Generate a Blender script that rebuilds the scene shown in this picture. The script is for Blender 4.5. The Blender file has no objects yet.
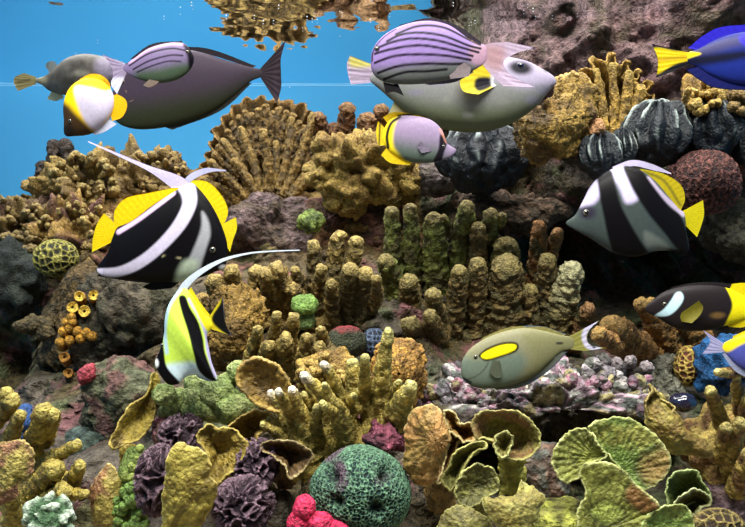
import bpy, math
import numpy as np
C = bpy.context.scene.collection
F = 899.0          # focal length in pixels of the 745 x 527 frame
ZC = 0.80          # height of the lens above the tank floor
YB = 2.35          # back wall of the tank
ZS = ZC + 0.468    # water level
rng = np.random.RandomState(7)

def W(px, py, d):
    """a point of the place: sight line through a pixel, d metres away"""
    px = np.asarray(px, float); py = np.asarray(py, float); d = np.asarray(d, float) + 0*px
    return np.stack([(px-372.5)/F*d, d, ZC+(263.5-py)/F*d], -1)
def lin(c):
    c = np.asarray(c, float)/255.0
    return np.where(c <= 0.04045, c/12.92, ((c+0.055)/1.055)**2.4)
def sstep(a, b, x):
    t = np.clip((x-a)/(b-a+1e-12), 0, 1); return t*t*(3-2*t)
# ---------------------------------------------------------------- noise
_G = np.array([[1,1,0],[-1,1,0],[1,-1,0],[-1,-1,0],[1,0,1],[-1,0,1],[1,0,-1],[-1,0,-1],[0,1,1],[0,-1,1],[0,1,-1],[0,-1,-1]], float)
def _hash(a, b, c):
    h = (a*374761393 + b*668265263 + c*1274126177) & 0xffffffff
    h = ((h ^ (h >> 13))*1274126177) & 0xffffffff
    return (h ^ (h >> 16)) & 0xffffffff
def noise(p):
    i = np.floor(p).astype(np.int64); f = p-i
    u = f*f*f*(f*(f*6-15)+10); out = np.zeros(p.shape[:-1])
    for dx in (0, 1):
        for dy in (0, 1):
            for dz in (0, 1):
                g = _G[_hash(i[..., 0]+dx, i[..., 1]+dy, i[..., 2]+dz) % 12]
                v = g[..., 0]*(f[..., 0]-dx)+g[..., 1]*(f[..., 1]-dy)+g[..., 2]*(f[..., 2]-dz)
                w = (u[..., 0] if dx else 1-u[..., 0])*(u[..., 1] if dy else 1-u[..., 1])*(u[..., 2] if dz else 1-u[..., 2])
                out += v*w
    return out
def fbm(p, o=4):
    s = 0; a = 1.0
    for k in range(o):
        s = s+a*noise(p*2**k+17.3*k); a *= 0.5
    return s
def worley(p, freq, seed=0):
    """distance to the nearest and second nearest jittered cell point"""
    q = p*freq; i = np.floor(q).astype(np.int64)
    f1 = np.full(q.shape[:-1], 9.0); f2 = f1.copy()
    for dx in (-1, 0, 1):
        for dy in (-1, 0, 1):
            for dz in (-1, 0, 1):
                c = i+np.array([dx, dy, dz])
                h = _hash(c[..., 0]+seed, c[..., 1], c[..., 2])
                j = np.stack([(h & 1023)/1023.0, ((h >> 10) & 1023)/1023.0, ((h >> 20) & 1023)/1023.0], -1)
                r = np.linalg.norm(c+0.15+0.7*j-q, axis=-1)
                f2 = np.minimum(f2, np.maximum(f1, r)); f1 = np.minimum(f1, r)
    return f1, f2
# ---------------------------------------------------------------- curves
def catmull(P, n, closed=False):
    P = np.asarray(P, float)
    if closed:
        Q = np.vstack([P[-1], P, P[0], P[1]]); m = len(P)
    else:
        Q = np.vstack([2*P[0]-P[1], P, 2*P[-1]-P[-2]]); m = len(P)-1
    t = np.linspace(0, m, n, endpoint=not closed); k = np.minimum(t.astype(int), m-1); f = (t-k)[:, None]
    a, b, c, d = Q[k], Q[k+1], Q[k+2], Q[k+3]
    return 0.5*(2*b+(c-a)*f+(2*a-5*b+4*c-d)*f*f+(3*b-a-3*c+d)*f**3)
def resample(P, n):
    P = np.asarray(P, float); s = np.r_[0, np.cumsum(np.linalg.norm(np.diff(P, axis=0), axis=1))]
    t = np.linspace(0, s[-1], n)
    return np.stack([np.interp(t, s, P[:, k]) for k in range(P.shape[1])], -1)
def smooth_line(P, n):
    P = np.asarray(P, float)
    return resample(catmull(P, 12*len(P)), n) if len(P) > 2 else resample(P, n)
def seg_dist(p, P, closed):
    P = np.asarray(P, float); A = P if closed else P[:-1]; B = np.roll(P, -1, 0) if closed else P[1:]
    best = np.full(len(p), 1e9)
    for a, b in zip(A, B):
        e = b-a; t = np.clip(((p-a)@e)/(e@e+1e-9), 0, 1)
        best = np.minimum(best, np.hypot(*(p-a-t[:, None]*e).T))
    return best
def inside(p, P):
    P = np.asarray(P, float); r = np.zeros(len(p), bool)
    for a, b in zip(P, np.roll(P, -1, 0)):
        c = (a[1] > p[:, 1]) != (b[1] > p[:, 1])
        r ^= c & (p[:, 0] < (b[0]-a[0])*(p[:, 1]-a[1])/(b[1]-a[1]+1e-12)+a[0])
    return r
def marks(p, base, pats):
    """markings and darker lower flanks of the animal: polygons ('p'), lines ('l') and spots ('d')"""
    col = np.tile(lin(base), (len(p), 1))
    for m in pats:
        if m[0] == 'p':
            P = catmull(m[2], 8*len(m[2]), True); s = m[3] if len(m) > 3 else 1.0
            d = seg_dist(p, P, True)*np.where(inside(p, P), -1, 1); a = 1-sstep(-s, s, d)
        elif m[0] == 'l':
            s = m[4] if len(m) > 4 else 0.6; P = catmull(m[2], 8*len(m[2])) if len(m[2]) > 2 else m[2]
            d = seg_dist(p, P, False)-m[3]/2; a = 1-sstep(-s, s, d)
        else:
            s = m[4] if len(m) > 4 else 0.3
            d = np.hypot((p[:, 0]-m[2][0])/m[3][0], (p[:, 1]-m[2][1])/m[3][1]); a = 1-sstep(1-s, 1+s, d)
        col = col*(1-a[:, None])+lin(m[1])*a[:, None]
    return col
# ---------------------------------------------------------------- materials
def material(name, rough=0.7, spec=0.3, scale=120.0, var=0.35, bump=0.3, bscale=400.0, dist=0.002, coat=0.0, sss=0.0):
    m = bpy.data.materials.new(name); m.use_nodes = True; n = m.node_tree.nodes; l = m.node_tree.links
    b = n['Principled BSDF']; b.inputs['Roughness'].default_value = rough; b.inputs['Specular IOR Level'].default_value = spec
    b.inputs['Coat Weight'].default_value = coat
    at = n.new('ShaderNodeAttribute'); at.attribute_name = 'Col'
    tc = n.new('ShaderNodeTexCoord')
    nz = n.new('ShaderNodeTexNoise'); nz.inputs['Scale'].default_value = scale; nz.inputs['Detail'].default_value = 5
    mr = n.new('ShaderNodeMapRange'); mr.inputs['From Min'].default_value = 0.25; mr.inputs['From Max'].default_value = 0.75
    mr.inputs['To Min'].default_value = 1-var; mr.inputs['To Max'].default_value = 1+var
    vm = n.new('ShaderNodeVectorMath'); vm.operation = 'MULTIPLY'
    l.new(tc.outputs['Object'], nz.inputs['Vector']); l.new(nz.outputs['Fac'], mr.inputs['Value'])
    l.new(at.outputs['Color'], vm.inputs[0]); l.new(mr.outputs['Result'], vm.inputs[1]); l.new(vm.outputs[0], b.inputs['Base Color'])
    if bump:
        n2 = n.new('ShaderNodeTexNoise'); n2.inputs['Scale'].default_value = bscale; n2.inputs['Detail'].default_value = 4
        bp = n.new('ShaderNodeBump'); bp.inputs['Strength'].default_value = bump; bp.inputs['Distance'].default_value = dist
        l.new(tc.outputs['Object'], n2.inputs['Vector']); l.new(n2.outputs['Fac'], bp.inputs['Height']); l.new(bp.outputs['Normal'], b.inputs['Normal'])
    return m
M_CORAL = material('coral_skin', 0.6, 0.35, 190, 0.75, 1.0, 300, 0.007)
M_LEAF = material('leaf_coral_skin', 0.5, 0.4, 110, 0.42, 0.8, 240, 0.005)
M_ROCK = material('reef_rock_crust', 0.75, 0.25, 75, 0.8, 1.0, 150, 0.012)
M_FISH = material('fish_scales', 0.42, 0.10, 260, 0.10, 0.12, 700, 0.001)
M_MOTTLE = material('mottled_fish_skin', 0.5, 0.3, 85, 0.35, 0.15, 500, 0.001)
M_FIN = material('fin_membrane', 0.5, 0.3, 300, 0.12, 0.0)
_n = M_FIN.node_tree.nodes; _l = M_FIN.node_tree.links      # thin membranes let light through
_t = _n.new('ShaderNodeBsdfTranslucent'); _m = _n.new('ShaderNodeMixShader'); _m.inputs[0].default_value = 0.45
_p = _n['Principled BSDF']; _l.new(_p.inputs['Base Color'].links[0].from_socket, _t.inputs['Color'])
_l.new(_p.outputs[0], _m.inputs[1]); _l.new(_t.outputs[0], _m.inputs[2]); _l.new(_m.outputs[0], _n['Material Output'].inputs['Surface'])
M_EYE = material('fish_eye', 0.08, 0.6, 10, 0.0, 0.0, coat=0.6)
M_GLOSS = material('wet_dark_shell', 0.12, 0.6, 60, 0.2, 0.1, 200, 0.002, coat=0.5)
# ---------------------------------------------------------------- meshes
def link_mesh(name, V, Fq, col, mat, parent=None, base=None, smooth=True, tris=None):
    V = np.asarray(V, float); b = np.zeros(3) if base is None else np.asarray(base, float)
    me = bpy.data.meshes.new(name)
    quads = np.asarray(Fq, np.int32).reshape(-1, 4); nt = 0 if tris is None else len(tris)
    loops = quads.ravel() if not nt else np.r_[quads.ravel(), np.asarray(tris, np.int32).ravel()]
    nf = len(quads)+nt
    me.vertices.add(len(V)); me.vertices.foreach_set('co', (V-b).astype(np.float32).ravel())
    me.loops.add(len(loops)); me.loops.foreach_set('vertex_index', loops.astype(np.int32))
    me.polygons.add(nf)
    st = np.r_[np.arange(len(quads))*4, len(quads)*4+np.arange(nt)*3].astype(np.int32)
    me.polygons.foreach_set('loop_start', st)
    me.update(calc_edges=True); me.validate()
    me.polygons.foreach_set('use_smooth', np.full(len(me.polygons), smooth))
    ca = me.color_attributes.new('Col', 'FLOAT_COLOR', 'POINT')
    c4 = np.ones((len(V), 4), np.float32); c4[:, :3] = np.clip(col, 0, 1); ca.data.foreach_set('color', c4.ravel())
    me.materials.append(mat)
    o = bpy.data.objects.new(name, me); C.objects.link(o)
    if parent is not None: o.parent = parent
    else: o.location = b
    return o
def tag(o, label, cat, group=None):
    o['label'] = label; o['category'] = cat
    if group: o['group'] = group
    return o
class Thing:
    def __init__(s, name, label, cat, base, group=None):
        s.base = np.asarray(base, float); s.o = bpy.data.objects.new(name, None); C.objects.link(s.o)
        s.o.empty_display_size = 0.03; s.o.location = s.base; tag(s.o, label, cat, group)
    def add(s, name, geo, mat, label=None, parent=None):
        o = link_mesh(name, geo[0], geo[1], geo[2], mat, parent or s.o, s.base)
        if label: o['label'] = label
        return o
def single(name, label, cat, base, geo, mat, group=None):
    return tag(link_mesh(name, geo[0], geo[1], geo[2], mat, None, base), label, cat, group)
def grid_faces(n, m, wrap=False):
    mm = m if wrap else m-1
    i, j = np.meshgrid(np.arange(n-1), np.arange(mm), indexing='ij'); i = i.ravel(); j = j.ravel(); k = (j+1) % m
    return np.stack([i*m+j, i*m+k, (i+1)*m+k, (i+1)*m+j], -1)
def olive(c):
    r, g, b = c
    return (r*0.90, g*0.93, b*0.92) if r > g > b and r-b > 40 and r < 232 else c
def tint(V, c, c2=None, freq=30, amt=0.5):
    """two pigments mixed in patches over the animal or rock"""
    c = olive(c); c2 = olive(c2) if c2 is not None else None
    base = np.tile(lin(c), (len(V), 1))
    if c2 is not None:
        a = sstep(-0.25, 0.45, fbm(V*freq+3.1, 3))[:, None]*amt*2
        a = np.clip(a, 0, 1); base = base*(1-a)+lin(c2)*a
    return base
def tube(P, r0, r1, col, tip=None, amp=0.12, freq=90, n=28, col2=None, lump=0.0, mouth=False, tipat=0.8):
    """a finger of coral: rounded end, uneven radius, knobbly skin"""
    P = np.asarray(P, float)
    L = np.linalg.norm(np.diff(P, axis=0), axis=1).sum(); m = int(np.clip(L/0.0017, 16, 90))
    Q = smooth_line(P, m); t = np.linspace(0, 1, m)
    rad = r0+(r1-r0)*t; d = (1-t)*L
    cap = r1*1.1; k = d < cap
    rad = np.where(k, rad*np.sqrt(np.clip(1-((cap-d)/cap)**2, 0.0004, 1)), rad)
    if mouth:
        rad = r0+(r1-r0)*t; e = int(m*0.86); rad[e:] = rad[e]*(1-0.75*np.linspace(0, 1, m-e)**1.2); Q[e:] = Q[e]-(Q[e]-Q[e-1])*0.9*np.arange(m-e)[:, None]
    T = np.gradient(Q, axis=0); T /= np.linalg.norm(T, axis=1)[:, None]+1e-9
    if mouth: T[e:] = T[e-1]
    up = np.array([0, 1.0, 0]) if abs(T[0][1]) < 0.8 else np.array([1.0, 0, 0])
    A = np.cross(T, up); A /= np.linalg.norm(A, axis=1)[:, None]; B = np.cross(T, A)
    th = np.linspace(0, 2*np.pi, n, endpoint=False)
    D = A[:, None]*np.cos(th)[None, :, None]+B[:, None]*np.sin(th)[None, :, None]
    V = Q[:, None]+D*rad[:, None, None]
    nz = fbm(V*np.array([1.0, 1.0, 0.6])*freq*1.4, 3); big = noise(V*28+9) if lump else 0
    V = V+D*(rad[:, None]*(amp*nz*1.3+lump*big))[..., None]
    V = V.reshape(-1, 3); c = tint(V, col, col2, 45, 0.5)
    if tip is not None:
        a = np.repeat(sstep(tipat, 1.0, t), n)[:, None]; c = c*(1-a)+lin(olive(tip))*a
    c = c*(1+0.35*np.clip(nz.reshape(-1, 1), -0.8, 0.8))
    return V, grid_faces(m, n, True), c
def fing(pts, d0, d1, r0, r1, col, **k):
    """finger given in pixels: root to end, depth d0 to d1, radii in pixels"""
    pts = np.asarray(pts, float); d = np.linspace(d0, d1, len(pts))
    return tube(W(pts[:, 0], pts[:, 1], d), r0*d0/F, r1*d1/F, col, **k)
def ball(c, r, col, col2=None, amp=0.15, freq=25, octv=4, res=56, fn=None, lump=0, cfreq=30, camt=0.5, ridge=0, squash=None):
    """rounded mass about centre c with radii r; fn may return displacement and colour"""
    m, n = res//2+1, res
    ph = np.linspace(0.001, np.pi-0.001, m); th = np.linspace(0, 2*np.pi, n, endpoint=False)
    D = np.stack([np.sin(ph)[:, None]*np.cos(th), np.sin(ph)[:, None]*np.sin(th), np.cos(ph)[:, None]+0*th], -1).reshape(-1, 3)
    r = np.asarray(r, float); c = np.asarray(c, float)
    V = c+D*r; k = r.mean(); nz = fbm(V*freq, octv)
    h = amp*nz
    if ridge: h = h+ridge*(0.5-2*np.abs(noise(V*freq*1.6+4)))
    if lump:
        f1, f2 = worley(V, freq*0.8); h = h+lump*(0.55-f1)
    colr = tint(V, col, col2, cfreq, camt)*(1+0.3*np.clip(nz, -1, 1))[:, None]
    if fn: dh, colr = fn(V, D, colr); h = h+dh
    V = V+D*(h*k)[:, None]
    return V, grid_faces(m, n, True), colr
def pb(px, py, d, rx, ry, col, rz=None, **k):
    """ball placed by pixel, radii in pixels; rz depth radius"""
    s = d/F; rz = (rx+ry)/2 if rz is None else rz
    return ball(W(px, py, d), (rx*s, rz*s, ry*s), col, **k)
def sheet(rim, d, col, rimcol=None, cup=0.03, tilt=(0, 0), apex=None, wr=0.004, ridges=0, ramp=0.002, thick=0.004, kx=1.6, freq=22, col2=None, rows=34, n=110, seed=0, rimw=0.045, pats=None):
    """a leaf or cup of coral from its rim: real thickness, curled and wrinkled; cup > 0 sinks the middle"""
    R = resample(np.vstack([(q := catmull(rim, 14*len(rim), True)), q[:1]]), n+1)[:-1]
    jit = noise(np.stack([R[:, 0]*0.21, R[:, 1]*0.21, R[:, 0]*0+seed+3], -1))*1.6+noise(np.stack([R[:, 0]*0.6, R[:, 1]*0.6, R[:, 0]*0+seed], -1))*1.0
    cc = R-R.mean(0); R = R+cc/np.linalg.norm(cc, axis=1)[:, None]*jit[:, None]
    A = np.asarray(apex if apex is not None else R.mean(0), float); ctr = R.mean(0)
    dd = lambda p: d+tilt[0]*(p[..., 0]-ctr[0])/100+tilt[1]*(p[..., 1]-ctr[1])/100
    s = np.linspace(0.01, 1, rows)
    Pp = A+(R[None]-A)*s[:, None, None]
    dep = dd(Pp)+cup*(1-s[:, None]**kx)
    V = W(Pp[..., 0], Pp[..., 1], dep)
    th = np.arctan2(R[:, 1]-A[1], R[:, 0]-A[0])
    off = 0.34*wr*fbm(V*freq*1.4+seed*7.7, 4)*s[:, None]*1.6
    if ridges: off = off+ramp*np.sin(ridges*th+1.2*noise(np.stack([th*2, th*0, th*0+seed], -1)))[None]*s[:, None]
    fine = noise(V*190+seed)*0.0011+noise(V*420)*0.0005
    gx = np.roll(V, -1, 1)-np.roll(V, 1, 1); gs = np.gradient(V, axis=0)
    N = np.cross(gs, gx); N /= np.linalg.norm(N, axis=-1)[..., None]+1e-12
    if N[..., 1].mean() > 0: N = -N
    V = V+N*(off+fine)[..., None]
    edge = np.clip(1-(s/1.0)**12*0.6, 0.35, 1)[:, None, None]
    Fv = V+N*thick*0.5*edge; Bv = V-N*thick*0.5*edge
    c = tint(V.reshape(-1, 3), col, col2, 26, 0.55)*(1+0.45*np.clip(fine/0.0011, -0.8, 0.8)).reshape(-1, 1)
    if pats: 
        pc = marks(Pp.reshape(-1, 2), (0, 0, 0), pats); w = (pc.max(1) > 0.004)[:, None]; c = np.where(w, 0.6*pc+0.4*c, c)
    if rimcol is not None:
        a = np.repeat(sstep(1-rimw*1.6, 1-rimw*0.3, s), n)[:, None]*np.clip(0.62+0.9*noise(V.reshape(-1, 3)*60), 0.15, 1)[:, None]; c = c*(1-a)+lin(rimcol)*a
    m = rows; f = grid_faces(m, n, True); nb = m*n
    j = np.arange(n); k = (j+1) % n; o = (m-1)*n
    bridge = np.stack([o+j, o+k, nb+o+k, nb+o+j], -1)
    return np.vstack([Fv.reshape(-1, 3), Bv.reshape(-1, 3)]), np.vstack([f, f[:, ::-1]+nb, bridge]), np.vstack([c, c])
def join(*gs):
    V = []; Q = []; K = []; n = 0
    for v, q, k in gs: V.append(v); Q.append(np.asarray(q)+n); K.append(k); n += len(v)
    return np.vstack(V), np.vstack(Q), np.vstack(K)
# ================================================================ fish
class Fish:
    def __init__(s, name, label, d, outline, snout, tail, base, pats, thick=0.32, mat=None, group=None, cat='fish', yaw=0.0, pw=1.0, eye=None, eye_r=2.6, eye_col=(18, 16, 20), ring=None):
        s.d = d; s.k = d/F; s.pats = pats; s.base = base; s.mat = mat or M_FISH
        O = catmull(outline, 10*len(outline), True); ctr = O.mean(0); s.ctr = ctr
        s.t = Thing(name, label, cat, W(ctr[0], ctr[1], d), group)
        a = np.asarray(tail, float)-np.asarray(snout, float); a /= np.linalg.norm(a); b = np.array([-a[1], a[0]])
        U = (O-ctr)@a; Vv = (O-ctr)@b
        m, n = 200, 132
        us = U.min()+(U.max()-U.min())*(0.5-0.5*np.cos(np.linspace(0.02, np.pi-0.02, m)))
        lo = np.zeros(m); hi = np.zeros(m)
        U2 = np.roll(U, -1); V2 = np.roll(Vv, -1)
        for i, u in enumerate(us):
            c = (U <= u) != (U2 <= u); x = Vv[c]+(u-U[c])/(U2[c]-U[c])*(V2[c]-Vv[c]); lo[i], hi[i] = x.min(), x.max()
        half = (hi-lo)/2; mid = (hi+lo)/2; H = half.max()
        w = thick*H*(half/H)**pw
        t = np.linspace(0, 1, m)
        w = w*(1-0.45*sstep(0.55, 1.0, t))                       # the body thins towards the tail
        th = np.linspace(0, 2*np.pi, n, endpoint=False)
        vv = mid[:, None]+half[:, None]*np.cos(th); yy = -w[:, None]*np.sign(np.sin(th))*np.abs(np.sin(th))**0.9
        P = ctr+us[:, None, None]*a+vv[..., None]*b
        s.P = P.reshape(-1, 2); s.Y = yy.ravel()
        V = W(s.P[:, 0], s.P[:, 1], d); V[:, 1] += s.Y*s.k
        s.V = V
        s.body = s.t.add('body', (V, grid_faces(m, n, True), marks(s.P, base, pats)), s.mat)
        if eye is not None:
            for sd in (-1, 1):
                y = s.skin(eye)*(-sd)
                c = W(eye[0], eye[1], d); c[1] += y*s.k*(0.97 if sd < 0 else 0.97)
                r = eye_r*s.k
                e = s.t.add('eye', ball(c, (r, r*0.55, r), ring or (92, 84, 70), amp=0, res=24), M_EYE)
                c2 = c+np.array([0, sd*r*0.3, 0]); s.t.add('pupil', ball(c2, (r*0.68, r*0.38, r*0.68), eye_col, amp=0, res=20), M_EYE, parent=e)
    def skin(s, p):
        """half thickness of the body under a pixel (towards the glass)"""
        f = s.Y < 0; q = np.hypot(s.P[f, 0]-p[0], s.P[f, 1]-p[1]); i = np.argsort(q)[:4]
        return s.Y[f][i].mean()
    def fin(s, name, root, edge, side=0, lift=0.0, rays=14, thick=0.7, pats=None, base=None, label=None, bend=0.0, th=0.35, depth=0.0):
        """membrane from a root line to an edge line; side=1: a paired fin on the flank facing the glass"""
        n, m = 46, 26
        R = smooth_line(root, n); E = smooth_line(edge, n); t = np.linspace(0, 1, m)
        P = R[None]*(1-t)[:, None, None]+E[None]*t[:, None, None]
        u = np.linspace(0, 1, n)
        y = np.sin(u*np.pi*2*rays)[None]*0.22*t[:, None]+bend*t[:, None]**1.5+depth
        if side:
            y = y+(s.skin(R.mean(0))*0.92)*(1-t[:, None]*0.15)-lift*t[:, None]
        T = (thick*(1-t)+th*0.5*t)[:, None]*(0.55+0.45*np.sin(np.pi*np.clip(u, 0.02, 0.98)))[None]
        X = []; base = base if base is not None else s.base
        for sg in (-1, 1):
            V = W(P[..., 0], P[..., 1], s.d); V[..., 1] += (y+sg*T)*s.k; X.append(V.reshape(-1, 3))
        c = marks(P.reshape(-1, 2), base, s.pats if pats is None else pats)
        ray = 1+0.10*np.sin(u*np.pi*2*rays)[None]*t[:, None]
        c = c*ray.reshape(-1, 1)
        f = grid_faces(m, n); N = m*n
        rim = np.r_[np.arange(n), np.arange(1, m)*n+n-1, (m-1)*n+np.arange(n-2, -1, -1), np.arange(m-2, 0, -1)*n]
        rn = np.roll(rim, -1); br = np.stack([rim, rn, rn+N, rim+N], -1)
        return s.t.add(name, (np.vstack(X), np.vstack([f, f[:, ::-1]+N, br]), np.vstack([c, c])), M_FIN, label)

BAN = 'black-and-white bannerfish with yellow rear fins'
# --- unicornfish, far upper left
f = Fish('unicornfish', 'large dull purple-grey fish with a dark crescent tail, swimming before the blue wall', 1.56,
  [(108,104),(116,86),(130,68),(150,54),(175,49),(200,52),(225,60),(250,67),(263,70),(263,76),(250,82),(235,95),(215,110),(190,121),(160,128),(135,129),(117,122)],
  (108,110), (263,73), (66,55,70), [('p',(52,56,40),[(105,112),(160,104),(220,92),(265,76),(250,100),(200,130),(120,140)],14),('l',(70,58,72),[(150,52),(200,50),(255,67)],5,3)], 0.34, eye=(124,84), eye_r=3.2)
f.fin('tail_fin', [(260,69),(260,73),(260,77)], [(286,40),(281,58),(281,74),(281,88),(277,103)], pats=[('l',(80,62,76),[(285,42),(276,72),(277,102)],3,4)], base=(66,52,64), rays=9)
f.fin('dorsal_fin', [(150,55),(200,53),(252,68)], [(156,49),(205,48),(256,66)], pats=[], base=(50,40,52))
f.fin('anal_fin', [(165,127),(215,109),(248,83)], [(172,130),(220,111),(252,83)], pats=[], base=(60,58,56))
f.fin('pectoral_fin', [(127,92),(130,97),(130,103)], [(145,89),(143,96),(134,104)], 1, 3, pats=[], base=(120,100,92))
# --- mottled grey fish
f = Fish('pufferfish', 'small mottled grey pufferfish with a pale yellow tail, far upper left against the blue wall', 1.68,
  [(32,80),(45,76),(55,68),(68,58),(85,54),(105,57),(122,62),(134,70),(122,80),(105,87),(85,92),(65,95),(50,91),(42,85)],
  (134,70), (32,81), (104,100,94), [('p',(168,158,182),[(100,62),(120,62),(126,72),(112,82),(100,76)],5),('d',(84,80,76),(80,66),(9,4),0.6),('d',(90,86,80),(60,78),(7,4),0.6),('d',(92,86,78),(72,84),(10,3),0.6),('d',(170,165,150),(85,76),(8,3),0.7),('d',(165,158,130),(40,81),(8,5),0.6)], 0.6, M_MOTTLE, eye=(122,68), eye_r=2)
f.fin('tail_fin', [(36,77),(36,84)], [(24,73),(15,77),(14,83),(18,91)], pats=[('l',(135,120,85),[(30,80),(18,82)],2,1)], base=(190,178,128), rays=6)
f.fin('dorsal_fin', [(50,73),(58,66)], [(45,66),(48,62),(54,61)], pats=[], base=(165,175,175))
f.fin('anal_fin', [(52,91),(62,94)], [(47,99),(55,101),(64,98)], pats=[], base=(195,205,185))
# --- small striped surgeonfish
BK = (16,11,20)
f = Fish('surgeonfish', 'small lavender surgeonfish with thin black stripes, in front of the large purple-grey fish', 1.42,
  [(122,68),(135,58),(150,48),(168,43),(183,43),(191,51),(194,61),(188,72),(176,80),(160,83),(145,81),(132,76)],
  (194,60), (122,70), (118,102,140), [('p',(72,88,70),[(135,74),(160,70),(195,64),(190,84),(150,90)],6),('l',(190,150,186),[(130,62),(150,50),(170,45),(182,45)],4,1.2),('l',BK,[(126,64),(145,50),(168,43),(186,43)],1.6),('l',BK,[(130,66),(150,55),(172,50),(188,52)],1.6),('l',BK,[(134,70),(152,62),(172,57),(184,57)],1.5),('l',BK,[(138,73),(155,67),(170,63),(182,63)],1.3),('p',BK,[(184,44),(192,50),(195,60),(190,70),(188,56)],2)], 0.4, eye=(188,53), eye_r=2)
f.fin('tail_fin', [(127,65),(127,72)], [(102,54),(111,66),(113,76),(111,84),(117,94)], pats=[('p',(232,230,245),[(110,80),(126,78),(128,90),(116,96)],2)], base=(176,160,192), rays=7)
f.fin('dorsal_fin', [(135,59),(155,47),(183,44)], [(130,59),(152,44),(182,41)], pats=[], base=(40,28,44))
f.fin('pelvic_fin', [(150,80),(160,82)], [(144,86),(150,88),(156,86)], 1, 1, pats=[], base=(150,130,120))
# --- butterflyfish with dark face, oblique
YE = (240,196,20)
f = Fish('butterflyfish', 'white and golden yellow butterflyfish with a dark brown face pointing down, upper left', 1.30,
  [(65,135),(64,120),(64,104),(69,90),(79,81),(92,78),(105,83),(113,94),(114,106),(109,119),(100,128),(90,134),(76,136)],
  (66,133), (112,97), YE, [('p',(182,172,196),[(77,89),(92,89),(106,92),(114,90),(115,106),(109,119),(98,131),(91,128),(84,114)],2.5),('p',(66,46,26),[(62,106),(70,106),(80,116),(92,128),(94,138),(60,140)],4),('d',(34,26,22),(68,132),(8,6),0.5)], 0.5, eye=(73,122), eye_r=2.2)
f.fin('dorsal_fin', [(76,86),(92,84),(107,90)], [(80,79),(90,74),(101,75),(109,82),(111,91)], base=YE, pats=[('d',(196,130,6),(98,84),(11,4),0.7)])
f.fin('tail_fin', [(109,97),(110,110)], [(117,94),(125,99),(127,107),(122,117),(112,121)], base=(245,196,6), pats=[])
f.fin('anal_fin', [(93,131),(102,127),(109,119)], [(94,135),(104,132),(117,124)], base=(215,215,235), pats=[])
# --- big striped surgeonfish
st = [[(387,43),(400,37),(418,35),(442,38),(466,46),(480,49)],[(378,49),(393,44),(412,41),(436,43),(460,49),(478,53)],[(375,55),(393,51),(418,48),(442,51),(472,57)],[(375,64),(396,58),(421,57),(445,58),(470,61)],[(378,74),(399,68),(424,66),(448,66),(464,65)],[(384,80),(405,74),(427,73),(446,71)],[(396,36),(418,28),(442,29),(466,39),(480,45)]]
f = Fish('surgeonfish', 'large lavender surgeonfish with wavy black stripes and a long forked tail, upper middle', 1.22,
  [(371,60),(373,49),(381,38),(394,29),(411,23),(430,21),(448,25),(462,34),(474,43),(486,46),(486,61),(476,69),(462,76),(445,81),(420,84),(396,84),(380,80),(372,71)],
  (371,62), (486,54), (132,108,164), [('p',(96,98,98),[(370,72),(400,68),(440,64),(480,62),(470,80),(420,92),(376,86)],7),('p',(158,124,146),[(470,48),(490,44),(492,64),(472,64)],4)]+[('l',BK,q,2.5,0.8) for q in st]+[('l',BK,[(372,62),(374,50),(384,38),(396,30)],1.2),('d',(22,14,26),(377,50),(2.6,3.2),0.3)], 0.36, eye=(377,50), eye_r=2.4)
f.fin('tail_fin', [(508,42),(486,44),(482,53),(484,66),(503,86)], [(538,48),(519,52),(504,61),(507,71),(519,80),(535,87)], base=(196,176,200), pats=[('p',(186,150,160),[(482,46),(504,48),(500,70),(484,64)],6),('d',(60,40,70),(535,49),(4,2),0.4),('l',(214,196,222),[(500,74),(515,84),(533,87)],3,1)], rays=8)
f.fin('dorsal_fin', [(396,30),(428,23),(455,31),(481,45)], [(400,25),(430,18),(458,26),(481,42)], base=(40,26,46), pats=[('l',(150,110,180),[(398,30),(428,24),(456,34),(480,46)],2,1)])
f.fin('anal_fin', [(425,84),(450,80),(472,71)], [(430,85),(455,82),(474,72)], base=(110,98,116), pats=[])
f.fin('pelvic_fin', [(383,82),(392,84),(398,84)], [(386,94),(394,92),(404,96)], 0, 1, base=(22,18,24), pats=[])
f.fin('pectoral_fin', [(448,73),(450,80)], [(464,64),(470,69),(468,78)], 1, 4, base=(150,134,140), pats=[])
# --- white pufferfish behind it
GR = (122,118,132)
f = Fish('pufferfish', 'big whitish pufferfish with a dark eye patch, swimming right behind the large striped surgeonfish', 1.40,
  [(370,80),(374,70),(384,62),(410,56),(450,52),(490,54),(512,58),(528,62),(540,68),(553,76),(556,83),(552,88),(546,95),(535,108),(518,120),(500,128),(478,132),(455,131),(430,126),(408,114),(392,100),(378,88)],
  (556,84), (370,78), (152,142,166), [('p',(122,122,122),[(366,78),(420,70),(490,84),(520,92),(552,92),(530,125),(480,145),(400,130)],8),('p',(98,104,80),[(370,94),(420,106),(490,112),(540,100),(530,130),(480,150),(400,140)],12),('d',(12,10,22),(518,71),(12,7.5),0.45),('d',GR,(541,92),(9,5),0.7),('d',GR,(530,102),(8,4),0.8),('d',(126,126,122),(471,110),(6,3),0.6),('d',(126,126,122),(466,118),(5,3),0.6),('d',(126,126,122),(444,104),(5,3),0.6),('d',GR,(415,96),(7,3),0.7),('d',GR,(436,88),(8,3),0.7),('d',(110,98,112),(552,87),(3,1.6),0.5),('d',GR,(545,72),(3,2),0.5),('d',(126,126,122),(500,105),(6,3),0.8)], 0.62, eye=(518,69), eye_r=3.6, eye_col=(12,10,20), ring=(40,34,62), pw=0.8)
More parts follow.
